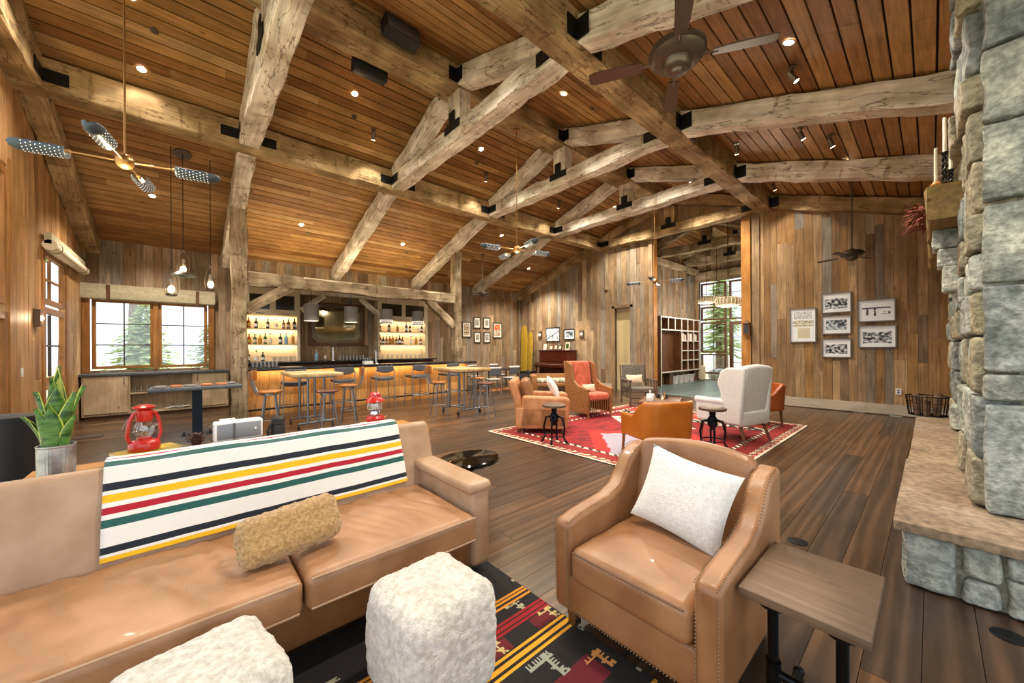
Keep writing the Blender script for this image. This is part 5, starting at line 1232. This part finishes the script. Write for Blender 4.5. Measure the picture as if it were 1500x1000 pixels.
# coral wing chair with wicker sides
cw = thing('wicker_wing_chair', 'coral upholstered high wing chair with wicker sides and skirt', 'armchair', (6.75, 5.08, FZ), -12)
MB().rbox((0, -.06, .43), (.58, .62, .16), .06, 3, 5).build('seat_cushion', 'coral', cw); MB().rbox((0, .27, .82), (.56, .12, .74), .05, 3, 6, None, RX(-10)).build('back_pad', 'coral', cw)
for s_ in (-1, 1):
    pr2 = [(-.38, .08), (-.38, .58), (-.05, .64), (.1, .74), (.16, 1.12), (.34, 1.2), (.4, 1.18), (.36, .08)]
    bev(MB().prism(pr2, .05, Matrix.Translation((.31 if s_ > 0 else -.36, 0, 0)) @ Mside).build('wicker_side', 'wicker', cw), .015, 2)
    MB().tube([(s_*.335, -.40, .58), (s_*.335, -.05, .65), (s_*.335, .1, .76), (s_*.335, .15, 1.12)], .032, 8).build('rolled_edge', 'wicker', cw)
    for k in range(7): MB().cyl((s_*.362, -.36+.1*k, .1), (s_*.362, -.36+.1*k, .58), .009, .009, 6).build('cane', 'wicker', cw)
    MB().cyl((s_*.32, -.36, 0), (s_*.32, -.36, .3), .022, .022, 8).build('leg', 'wicker', cw); MB().cyl((s_*.32, .32, 0), (s_*.32, .32, .3), .022, .022, 8).build('leg', 'wicker', cw)
MB().rbox((0, .39, .65), (.66, .05, 1.08), .02, 2, 2, None, RX(-8)).build('wicker_back', 'wicker', cw)
for k in range(10): MB().cyl((-.28+.062*k, -.37, .1), (-.28+.062*k, -.37, .38), .009, .009, 6).build('cane', 'wicker', cw)
put_pillow((6.72, 5.04, .60), -12, 75, .38, .2, .12, 'cream_cloth', 'pale cream lumbar pillow on the coral wing chair')
# hickory chair
hk = thing('hickory_armchair', 'rustic bark stick armchair with grey canvas back and cushion', 'armchair', (8.95, 5.12, FZ), -38)
for s_ in (-1, 1):
    MB().cyl((s_*.34, -.32, 0), (s_*.34, -.32, .66), .024, .02, 8).build('post', 'bark', hk); MB().tube([(s_*.34, .32, 0), (s_*.34, .33, .5), (s_*.34, .42, 1.02)], [.026, .024, .02], 8).build('post', 'bark', hk)
    MB().cyl((s_*.34, -.38, .64), (s_*.34, .36, .64), .024, .022, 8).build('arm', 'bark', hk)
    for k in range(6): MB().cyl((s_*.34, -.22+.09*k, .2), (s_*.34, -.22+.09*k, .64), .011, .011, 6).build('spindle', 'bark', hk)
    MB().cyl((s_*.34, -.33, .2), (s_*.34, .33, .2), .014, .014, 6).build('rung', 'bark', hk)
for y_, z_ in ((-.32, .2), (-.32, .36), (.33, .3)): MB().cyl((-.34, y_, z_), (.34, y_, z_), .016, .016, 6).build('rung', 'bark', hk)
MB().rbox((0, 0, .4), (.64, .62, .12), .05, 3, 4).build('seat_cushion', 'grey_cloth', hk); MB().rbox((0, .37, .78), (.6, .05, .5), .02, 2, 3, None, RX(-11)).build('back_canvas', 'grey_cloth', hk)
put_pillow((8.97, 5.24, .66), -38, 68, .46, .26, .14, 'cream_cloth', 'cream pillow on the rustic bark stick armchair')
# coffee table with tissue box and bottles
cf = thing('coffee_table', 'low dark coffee table between the far armchairs', 'coffee table', (7.2, 3.62, FZ), 20)
bev(MB().bx(-.5, .5, -.36, .36, .40, .44).build('table_top', 'rocker_wood', cf, False), .005, 1)
for a in (-.44, .44):
    for b in (-.3, .3): MB().bx(a-.025, a+.025, b-.025, b+.025, 0, .40).build('leg', 'iron', cf, False)
MB().bx(-.45, .45, -.31, .31, .12, .14).build('shelf', 'rocker_wood', cf, False)
tb = thing('tissue_box', 'white tissue box with a tissue standing on the coffee table', 'tissue box', (6.85, 3.66, .452), 15)
bev(MB().bx(-.065, .065, -.065, .065, 0, .14).build('box', 'paper_white', tb, False), .004, 1)
MB().add([(-.04, 0, .14), (.04, .01, .14), (.06, .02, .22), (.0, -.02, .19), (-.06, .0, .23), (.0, .03, .2)], [(0, 1, 2, 3), (0, 3, 4), (0, 1, 5), (0, 5, 4)]).build('tissue', 'paper_white', tb, False)
for i, (x, y, hh, mt_) in enumerate(((7.2, 3.62, .2, 'glass_clear'), (7.27, 3.58, .16, 'brass'), (7.12, 3.55, .1, 'candle'))):
    o = MB().lathe([(.028, 0), (.03, .01), (.03, hh*.5), (.011, hh*.7), (.011, hh), (0, hh)], n=12).build('small_bottle', mt_); o.location = (x, y, .452); tag(o, ['clear bottle on the coffee table', 'brass bottle on the coffee table', 'small ivory bottle beside the tissue box'][i], 'bottle')
ty = thing('wood_tray', 'dark rectangular tray on the coffee table beside the bottles', 'tray', (7.48, 3.72, .452), 20); MB().bx(-.16, .16, -.11, .11, 0, .012).build('tray_base', 'frame_black', ty, False)
for (a, b, c_, d) in ((-.16, .16, -.11, -.1), (-.16, .16, .1, .11), (-.16, -.15, -.1, .1), (.15, .16, -.1, .1)): MB().bx(a, b, c_, d, .012, .05).build('rim', 'frame_black', ty, False)
# orange leather tub chairs
def tub(loc, rz, mat, label, legm='dark_wood'):
    t = thing('tub_chair', label, 'armchair', loc, rz)
    def shell(off, z0):
        def f(u, v):
            a = -2.15+4.3*u; k = abs(a)/2.15; top = .79 if k < .42 else .79-.20*min(1, (k-.42)/.22)**1.3
            rx, ry = .36+off, .36+off; x = rx*math.sin(a)*(1.0 if abs(a) < 1.6 else 1.0); y = ry*math.cos(a); s4 = (abs(math.sin(a))**4+abs(math.cos(a))**4)**-.25
            z = z0+(top-z0)*v
            return Vector((x*s4, y*s4*1.0+.05*v*max(0, math.cos(a)), z))
        return f
    o = MB().grid(shell(0, .30), 56, 8).build('back_shell', mat, t); md = o.modifiers.new('t', 'SOLIDIFY'); md.thickness = .07; md.offset = 0; bev(o, .02, 2)
    MB().rbox((0, -.04, .40), (.62, .66, .16), .05, 3, 4).build('seat_cushion', mat, t)
    for a in (-.29, .29):
        for b in (-.29, .29): MB().cyl((a*1.06, b*1.06, 0), (a, b, .33), .016, .025, 8).build('leg', legm, t)
tub((4.82, 2.52, FZ), 152, 'leather_orange', 'orange leather tub chair turned away, behind the near tan armchair', 'seat_wood'); tub((8.3, 2.28, FZ), -131, 'leather_cognac', 'cognac leather tub chair standing behind the white wingback')
# white wingback
ww = thing('wingback_chair', 'white linen wingback chair with wooden legs, back to the near armchair', 'armchair', (6.72, 2.16, FZ), 166)
MB().rbox((0, 0, .38), (.70, .74, .22), .03, 2, 2).build('base', 'white_linen', ww); MB().rbox((0, -.08, .50), (.54, .62, .12), .045, 3, 3).build('seat_cushion', 'white_linen', ww); MB().rbox((0, .31, .74), (.70, .13, .90), .05, 3, 4, lambda v: (v[0], v[1], v[2]+(.03*(1-(v[0]/.35)**2) if v[2] > 0 else 0)), RX(-8)).build('backrest', 'white_linen', ww)
for s_ in (-1, 1):
    bev(MB().prism([(-.38, .29), (-.40, .60), (-.34, .64), (.02, .64), (.05, .72), (-.02, .92), (.03, 1.1), (.14, 1.17), (.42, 1.17), (.36, .29)], .09, Matrix.Translation((.30 if s_ > 0 else -.39, 0, 0)) @ Mside).build('wing_side', 'white_linen', ww), .03, 3)
    MB().tube([(s_*.35, -.40, .62), (s_*.35, .1, .625)], .055, 10).build('arm_roll', 'white_linen', ww)
    for b, bb2 in ((-.32, -.34), (.3, .40)): MB().cyl((s_*.33, bb2, 0), (s_*.3, b, .28), .018, .028, 8).build('leg', 'rocker_wood', ww)
# wicker settee
we_ = thing('wicker_settee', 'low wicker settee with cream striped cushion by the piano', 'settee', (9.35, 8.55, 0), -38)
bev(MB().bx(-.65, .65, -.36, .34, .22, .34).build('seat_frame', 'wicker', we_, False), .02, 2); bev(MB().bx(-.65, .65, .28, .36, .2, .62).build('backrest', 'wicker', we_, False), .02, 2)
for s_ in (-1, 1):
    bev(MB().bx(s_*.65-.09, s_*.65+.09, -.38, .36, .06, .60).build('arm', 'wicker', we_, False), .03, 2)
    for b in (-.3, .3): MB().cyl((s_*.62, b, 0), (s_*.62, b, .22), .025, .025, 8).build('leg', 'wicker', we_)
for k in range(9): MB().rbox((-.5+.125*k, -.04, .41), (.122, .62, .14), .05, 3, 2).build('cushion_stripe', 'cream_cloth' if k % 2 else 'canvas', we_)
# piano
pi_ = thing('upright_piano', 'dark mahogany upright piano against the far plank wall', 'piano', (11.14, 9.95, 0))
bev(MB().bx(-.18, .3, -.78, .78, .1, 1.38).build('case', 'piano_wood', pi_, False), .01, 2); bev(MB().bx(-.2, .32, -.81, .81, 1.38, 1.42).build('lid', 'piano_wood', pi_, False), .006, 1)
bev(MB().bx(-.44, -.18, -.81, .81, .74, .86).build('keyboard_shelf', 'piano_wood', pi_, False), .01, 2); MB().bx(-.40, -.19, -.64, .64, .861, .88).build('keyboard', 'paper_white', pi_, False)
bev(MB().bx(-.42, -.19, -.81, .81, .882, .93).build('fallboard', 'piano_wood', pi_, False), .01, 2)
MB().bx(-.2, -.18, -.66, .66, .98, 1.3).build('front_panel', 'piano_wood', pi_, False); MB().bx(-.2, -.18, -.66, .66, .18, .66).build('front_panel', 'piano_wood', pi_, False)
for s_ in (-.75, .75): MB().lathe([(.05, 0), (.03, .08), (.045, .3), (.035, .6), (.05, .74)], (-.38, s_, 0), 14).build('leg', 'piano_wood', pi_)
MB().bx(-.2, .32, -.8, .8, 0, .1).build('plinth', 'piano_wood', pi_, False)
for (y, w, h, m_, lb) in ((10.55, .16, .24, 'paper_white', 'small white card leaning on the piano lid'), (10.2, .22, .2, 'dried_red', 'small red photo frame on the piano lid'), (9.95, .16, .22, 'cover_brown', 'small brown photo frame on the piano lid'), (9.72, .16, .19, 'frame_black', 'small dark box on the piano lid'), (9.35, .2, .3, 'cover_cream', 'cream booklet leaning on the piano lid')):
    t = thing('piano_keepsake', lb, 'keepsake', (11.12, y, 1.421)); o = MB().box((0, 0, h/2), (.02, w, h), RY(10)).build('panel', m_, t, False); o.location = (0, 0, .004)
    MB().box((.05, 0, h*.3), (.01, w*.3, h*.6), RY(-18)).build('stand', 'frame_black', t, False); MB().box((-.012, 0, h/2+.002), (.004, w*.7, h*.65), RY(10)).build('picture', 'cover_cream' if m_ != 'cover_cream' else 'bottle_green', t, False)
# surfboards
def board(loc, h, w, mat, lb, tilt):
    t = thing('long_board', lb, 'surfboard', loc)
    def side(sg):
        def f(u, v):
            zz = v*2-1; ww_ = w/2*(1-abs(zz)**5)**.5 if abs(zz) < 1 else 0; uu = u*2-1
            return Vector((sg*.025*(1-uu*uu)**.5*(1-zz**8)+ .05*(v*v), uu*ww_, h*v))
        return f
    m = MB().grid(side(-1), 10, 30); m.grid(side(1), 10, 30); m.build('deck', mat, t)
    MB().tube([(-.026+.05*(k/20)**2, 0, h*(.03+.94*k/20)) for k in range(21)], .005, 5).build('stringer', 'cover_brown', t); return t
board((11.32, 12.05, .0), 2.55, .44, 'yellow_board', 'tall yellow surfboard standing in the plank corner', 0); board((11.38, 11.72, .0), 2.25, .34, 'yellow_board', 'shorter yellow board half hidden behind the tall one', 0)
sp = thing('snow_shovel', 'small metal shovel standing beside the yellow boards', 'shovel', (11.2, 11.45, 0)); MB().cyl((0, 0, .3), (.1, 0, 1.25), .014, .014, 8).build('shaft', 'steel', sp); MB().rbox((-.02, 0, .16), (.03, .2, .3), .012, 2, 2).build('blade', 'steel', sp); MB().cyl((.1, -.07, 1.25), (.1, .07, 1.25), .014, .014, 8).build('grip', 'black_rubber', sp)
am = thing('amplifier', 'black amplifier box standing beside the piano', 'amplifier', (10.75, 11.2, 0)); bev(MB().bx(-.2, .2, -.28, .28, .02, .55).build('cabinet', 'black_rubber', am, False), .02, 2); MB().bx(-.21, -.2, -.24, .24, .06, .44).build('grille', 'charcoal', am, False); MB().tube([(0, -.1, .55), (0, -.08, .59), (0, .08, .59), (0, .1, .55)], .012, 6).build('handle', 'charcoal', am)
# chrome dining chairs with a low dark table
def dchair():
    t = thing('dining_chair', 'x', 'chair')
    MB().rbox((0, 0, .45), (.44, .44, .04), .015, 2, 3).build('seat', 'charcoal', t); MB().rbox((0, .2, .72), (.42, .025, .24), .011, 2, 4, lambda v: (v[0], v[1]+.04*(1-(v[0]/.21)**2), v[2])).build('backrest', 'charcoal', t); MB().rbox((0, .215, .855), (.43, .04, .06), .015, 2, 3).build('head_cushion', 'white_linen', t)
    for s_ in (-1, 1): MB().tube([(s_*.2, -.22, 0), (s_*.21, -.2, .44)], .012, 6).build('leg', 'chrome', t); MB().tube([(s_*.2, .24, 0), (s_*.21, .19, .45), (s_*.2, .22, .86)], .012, 6).build('leg', 'chrome', t)
    MB().rbox((0, -.02, .475), (.4, .4, .02), .008, 1, 2).build('seat_pad', 'white_linen', t); return t
dc = dchair(); dc.location = (7.75, 9.75, 0); dc.rotation_euler = (0, 0, math.radians(160)); dc['label'] = 'chrome dining chair with white pads standing nearest the oak high table'; dc['group'] = 'chrome dining chairs'
dup(dc, (8.62, 9.85, 0), 175, 'chrome dining chair with white pads in front of the yellow surfboard'); dup(dc, (9.2, 11.3, 0), 5, 'chrome dining chair with white pads beyond the low dark table'); dup(dc, (8.1, 11.3, 0), -4, 'chrome dining chair with white pads under the small framed prints')
lt = thing('dining_table', 'low black dining table among the chrome chairs', 'table', (8.6, 10.55, .011)); bev(MB().bx(-.75, .75, -.4, .4, .70, .74).build('table_top', 'frame_black', lt, False), .004, 1)
for a in (-.68, .68):
    for b in (-.33, .33): MB().cyl((a, b, 0), (a, b, .70), .02, .02, 8).build('leg', 'iron', lt)
rr = thing('runner_rug', 'small faded red rug under the low black dining table', 'rug', (8.55, 10.54, .001)); MB().bx(-.8, .8, -.41, .41, 0, .008).build('rug_field', 'terracotta', rr, False)
# ================================================================ PICTURES
def sketch(kind, seed):
    def f(u, v):
        n = noise.noise(Vector((u*9+seed, v*9, seed)))+.5*noise.noise(Vector((u*24+seed, v*24, seed*2)))
        if kind == 'bw':
            if abs(v-.45) > .26+.05*noise.noise(Vector((u*5, seed, 0))) or not .1 < u < .9: return '#f4f6f8'
            return '#1a1a1b' if n > .12 else ('#75787a' if n > -.12 else '#d6d8d9')
        if kind == 'wagon':
            if not (.1 < u < .9): return '#f4f6f8'
            if abs(v-.62) < .03: return '#2b2b2c'
            if .25 < v < .6 and (int(u*14) % 3 == 0) and abs(n) < .5 and u < .62: return '#1c1c1d'
            if .3 < v < .45 and u > .62 and n > .1: return '#55585a'
            return '#f4f6f8'
        if kind == 'ski':
            d = abs((v-.25)-(u-.2)*.65); return '#2e3b48' if d < .035 or (n > .35 and v < .5) else ('#b7c3cc' if n > .25 else '#f0f5f8')
        if kind == 'hill':
            if not (.12 < u < .88 and .2 < v < .8): return '#f4f6f8'
            return '#2a3138' if v > .5+.12*math.sin(u*7) and n > -.2 else ('#6d7b86' if n > .1 else '#c6d2d8')
        if kind == 'orange':
            if not (.1 < u < .9 and .08 < v < .92): return '#e9e2d4'
            return '#d6562a' if v > .45+.25*u and n < .3 else ('#e8c9b0' if n > 0 else '#7e5c4a')
        if kind == 'warm':
            if not (.14 < u < .86 and .1 < v < .9): return '#e6dfd0'
            return '#6d4d30' if n > .1 else ('#b79a66' if n > -.15 else '#c9cdbd')
        if not (.2 < u < .8 and .2 < v < .8): return '#e6e2d6'
        return '#55524a' if n > .1 else ('#a09a8a' if n > -.2 else '#d2cdbe')
    return f
def picture(c, ax, w, h, kind, seed, label, frame='frame_black', fw=.022, res=60, grp=None):
    t = thing('framed_picture', label, 'picture', c, 0, grp); 
    def P_(a, d, z): return (a, -d, z) if ax == 'Y' else (-d, -a, z)      # a = right in view, d = out of the wall
    def bx_(a0, a1, d0, d1, z0, z1):
        m = MB(); p, q = P_(a0, d0, z0), P_(a1, d1, z1); return m.bx(min(p[0], q[0]), max(p[0], q[0]), min(p[1], q[1]), max(p[1], q[1]), z0, z1)
    bx_(-w/2, w/2, 0, .012, -h/2, h/2).build('backing', 'paper_white', t, False)
    for r_ in ((-w/2, w/2, h/2-fw, h/2), (-w/2, w/2, -h/2, -h/2+fw), (-w/2, -w/2+fw, -h/2+fw, h/2-fw), (w/2-fw, w/2, -h/2+fw, h/2-fw)): bx_(r_[0], r_[1], .012, .032, r_[2], r_[3]).build('frame_side', frame, t, False)
    nu = res; nv = max(8, int(res*h/w)); f = kind if callable(kind) else sketch(kind, seed)
    W2, H2 = w-2*fw, h-2*fw; vs_ = [P_(-W2/2+W2*i/nu, .0135, -H2/2+H2*j/nv) for j in range(nv+1) for i in range(nu+1)]; fs = []; cols = []
    for j in range(nv):
        for i in range(nu): fs.append((j*(nu+1)+i, j*(nu+1)+i+1, (j+1)*(nu+1)+i+1, (j+1)*(nu+1)+i)); cols.append(f((i+.5)/nu, (j+.5)/nv))
    colmesh('print', vs_, fs, cols, 'paint_gloss', t); return t
def text(parent, s, a, z, size, ax='X', d=.0145, mat='frame_black'):
    cu = bpy.data.curves.new('lettering', 'FONT'); cu.body = s; cu.size = size; cu.align_x = 'CENTER'; tmp = bpy.data.objects.new('lettering', cu); C.objects.link(tmp)
    bpy.context.view_layer.update(); me = bpy.data.meshes.new_from_object(tmp.evaluated_get(bpy.context.evaluated_depsgraph_get())); bpy.data.objects.remove(tmp)
    for v in me.vertices: x, y = v.co.x, v.co.y; v.co = (-d, -(x+a), y+z)
    me.materials.clear(); me.materials.append(MATS[mat]); o = bpy.data.objects.new('lettering', me); C.objects.link(o); o.parent = parent; return o
def poster(u, v):
    if .28 < u < .78 and .1 < v < .42: return '#cfc7a8'
    if .14 < u < .86 and .44 < v < .66: return '#e3dec8'
    if .14 < u < .86 and .70 < v < .92:
        n = noise.noise(Vector((u*16, v*26, 3))); return '#a2a9a6' if n > .2 else ('#c4cac7' if n > -.1 else '#dfe4e2')
    return '#f0f5f8'
gx = XG-.035
p = picture((gx, 2.105, 2.03), 'X', .53, .85, poster, 0, 'grey framed poster with large printed lettering on the photograph wall', 'frame_grey', .025)
text(p, 'ALTORAS', 0, .045, .1); text(p, 'DOWN 1889 CLUB', 0, -.02, .05)
for (yc, zc_, w, h, k, s, lb) in ((1.48, 2.53, .54, .48, 'bw', 1, 'framed black and white crowd photograph at the top of three'), (1.48, 2.01, .53, .44, 'hill', 2, 'framed black and white landscape photograph in the middle of three'), (1.48, 1.465, .53, .45, 'bw', 3, 'framed dark group photograph at the bottom of three'), (.81, 2.295, .61, .5, 'wagon', 4, 'framed photograph of a timber trestle, beside the fireplace'), (.80, 1.72, .61, .5, 'bw', 5, 'framed wide crowd photograph, below the trestle one')):
    picture((gx, yc, zc_), 'X', w, h, k, s, lb, 'frame_grey')
gy = YB-.035
for (xc, zc_, w, h, k, s, lb) in ((8.5, 2.27, .44, .62, 'warm', 6, 'larger framed warm print next to the bar post'), (9.02, 2.57, .35, .47, 'x', 7, 'small framed print, upper of pair nearer the bar'), (9.52, 2.57, .36, .45, 'x', 8, 'small framed print, upper of pair nearer the orange print'), (10.1, 2.28, .49, .66, 'orange', 9, 'framed orange print nearest the yellow surfboard'), (9.03, 1.96, .33, .45, 'x', 10, 'small framed print, lower of pair nearer the bar'), (9.53, 1.96, .34, .45, 'x', 11, 'small framed print, lower of pair nearer the orange print')):
    picture((xc, gy, zc_), 'Y', w, h, k, s, lb, 'frame_black', .03, 36)
picture((gx, 10.42, 2.07), 'X', .76, .58, 'ski', 12, 'large framed ski photograph over the piano', 'frame_black', .025, 50); picture((gx, 9.54, 2.05), 'X', .56, .42, 'hill', 13, 'smaller framed mountain photograph over the piano', 'frame_black', .03, 40)
# ================================================================ HALL
cu_ = thing('cubby_shelf', 'white cubby shelf with square pigeonholes on the hall wall', 'shelf', (16.0, 7.12, 0))
xa, xb = -2.2, 1.4; D0, D1 = -.2, .16
MB().bx(xa, xb, D1-.02, D1, .5, 2.72).build('back_board', 'dark_wood', cu_, False)
def cub(nm, x0, x1, z0, z1):
    o = MB().bx(x0, x1, D0+.02, D1-.02, z0, z1).build(nm, 'dark_wood', cu_, False); MB().bx(x0, x1, D0, D0+.02, z0, z1).build('edge', 'white_paint', o, False)
for z in (.5, 2.18, 2.68): cub('shelf', xa, xb, z, z+.05)
n_ = 6; x3 = xa+(xb-xa-.05)*3/n_
for i in range(n_+1):
    x = xa+(xb-xa-.05)*i/n_; cub('divider', x, x+.05, 2.23, 2.68)
    if i >= 3: cub('divider', x, x+.05, .55, 2.18)
cub('divider', xa, xa+.05, .0, .5); cub('divider', xa, xa+.05, .55, 2.18)
for j in range(1, 4): z = .55+1.63*j/4; cub('shelf', x3+.05, xb-.05, z-.02, z+.02)
for x in (xa+.9, xb-.3): MB().bx(x, x+.3, -.1, D1-.02, 0, .5).build('plinth', 'dark_wood', cu_, False)
for i in range(11):
    cw_ = (xb-xa-.05)/6; x = 16.0+x3+(i//4)*cw_+.05+.06+.12*(i % 4); cv, nm = (('cover_white', 'white'), ('cover_cream', 'cream'), ('cover_rose', 'rose'))[(i*7) % 3]
    o = MB().bx(-.03, .03, -.12, .12, 0, R.uniform(.24, .32)).build('book', cv, None, False); o.location = (x, 7.07, .55+1.63*3/4+.021); tag(o, 'thin %s book standing in the upper row of cubbies' % nm, 'book', 'books in the cubby shelf')
for i in range(4):
    t = thing('storage_basket', 'white storage basket on the floor under the cubby shelf', 'basket', (15.25+.52*i, 7.06, 0), 0, 'baskets under the cubbies')
    MB().lathe([(.17, 0), (.23, .3), (.242, .31), (.234, .315), (.22, .3), (.16, .02), (0, .02)], n=16, sy=.5).build('body', 'white_linen', t); MB().tube([(-.1, -.12, .3), (0, -.13, .36), (.1, -.12, .3)], .012, 6).build('handle', 'white_linen', t)
o = MB().rbox((17.55, 6.9, .35), (.26, .3, .7), .12, 3, 3).build('canvas_bag', 'cream_cloth'); tag(o, 'slumped pale canvas bag in the hall corner by the window', 'bag')
for (x, y, z, r_, lb) in ((14.5, 5.53, 3.25, .30, 'ribbed woven drum pendant on the left in the hall'), (16.0, 5.7, 3.45, .28, 'ribbed woven drum pendant hanging farthest in the hall'), (13.0, 4.30, 2.95, .36, 'ribbed woven drum pendant nearest the hall trim post')):
    t = thing('ribbed_pendant', lb, 'pendant lamp', (x, y, z)); hh = r_*.42
    for k in range(20):
        a = 2*PI*k/20; MB().tube([(r_*.45*math.cos(a), r_*.45*math.sin(a), hh), (r_*.92*math.cos(a), r_*.92*math.sin(a), hh*.7), (r_*math.cos(a), r_*math.sin(a), 0), (r_*.92*math.cos(a), r_*.92*math.sin(a), -hh*.7), (r_*.45*math.cos(a), r_*.45*math.sin(a), -hh)], .02, 5).build('rib', 'cream_cloth', t)
    MB().lathe([(r_*.4, -hh*.9), (r_*.86, -hh*.6), (r_*.92, 0), (r_*.86, hh*.6), (r_*.4, hh*.9)], n=20).build('lining', 'canvas', t); point((x, y, z-.6), 60, (1, .9, .75), .2); MB().cyl((0, 0, hh*.9), (0, 0, zc(y)-z), .008, .008, 6).build('cord', 'iron', t)
sc2 = thing('hall_speaker', 'small grey speaker box high on the hall wall', 'speaker', (17.0, 7.2, 4.5)); MB().bx(-.1, .1, -.1, .05, -.18, .18).build('cabinet', 'stone_grey', sc2, False); MB().bx(-.08, .08, -.11, -.1, -.15, .15).build('grille', 'charcoal', sc2, False)
fs_ = thing('hall_lantern', 'small rusty lantern fixed to the hall opening trim', 'lantern', (XG-.09, 3.3, 1.98)); MB().bx(-.1, 0, -.08, .08, -.16, .16).build('body', 'cover_brown', fs_, False); MB().bx(-.105, -.1, -.05, .05, -.1, .1).build('pane', 'dark_glass', fs_, False); MB().lathe([(.1, .16), (.03, .24), (0, .25)], (-.05, 0, 0), 12).build('cap', 'cover_brown', fs_)
# ================================================================ OUTSIDE
gr = struct('ground_outside'); MB().grid(lambda u, v: (-45+110*u, -45+110*v, -.35+.0*u), 1, 1).build('ground_plane', 'ground', gr, False)
def tree(x, y, h, r, kind, lb, dens=420, low=.2):
    t = thing('conifer', lb, 'tree', (x, y, -.35)); MB().tube([(0, 0, 0), (.05, .03, h*.5), (0, 0, h)], [h*.022+.06, h*.014+.03, .01], 9).build('trunk', 'trunk', t)
    m = MB()
    for i in range(dens):
        q = R.random()**.8; z = h*(low+(1-low)*q); rr = r*(1-q)*R.uniform(.55, 1)+.05; a = R.uniform(0, 6.283); d = Vector((math.cos(a), math.sin(a), R.uniform(-.35, .05))); s_ = Vector((-math.sin(a), math.cos(a), 0)); w = rr*R.uniform(.16, .3); p = Vector((0, 0, z))
        for k in range(3):
            e0, e1 = p+d*rr*(.15+.28*k), p+d*rr*(.45+.28*k)+Vector((0, 0, -.04*rr)); m.add([e0, (e0+e1)/2+s_*w*(1-.25*k)+Vector((0, 0, -.05)), e1, (e0+e1)/2-s_*w*(1-.25*k)+Vector((0, 0, -.05))], [(0, 1, 2, 3)])
    m.build('needles', kind, t, False, kind='stuff')
tree(-1.2, 20.5, 4.2, 1.7, 'pine_needle', 'bright young conifer outside the left sideboard window', 500); tree(.9, 19.0, 3.6, 1.5, 'pine_dark', 'dark young fir outside the right sideboard window', 500)
for (x, y, hh, lb) in ((-1.9, 26, 12, 'tall grey pine trunk outside the left sideboard window'), (1.6, 31, 12, 'tall grey pine trunk between the two young firs outside'), (7.6, 33, 13, 'far tall pine behind the dark young fir'), (-5, 32, 14, 'far tall pine out beyond the window wall')): tree(x, y, hh, 2.4, 'pine_dark', lb, 300, .45)
for (x, y, hh, lb) in ((27, 9.5, 8, 'conifer outside the hall window left pane'), (30, 7.0, 9, 'conifer outside the hall door'), (26, 4.6, 7, 'conifer outside the right of hall windows'), (34, 11.5, 10, 'far conifer outside the hall windows'), (-9, 11, 7, 'conifer outside the tall left window'), (-8, 16, 9, 'conifer far outside the tall left window')): tree(x, y, hh, 2.2, 'pine_needle', lb, 420, .2)
o = MB().rbox((21.5, 7.6, -.02), (1.2, .8, .7), .3, 3, 4, fuzz(.12, 3)).build('boulder', 'stone'); tag(o, 'grey boulder on the ground outside the hall window', 'boulder')
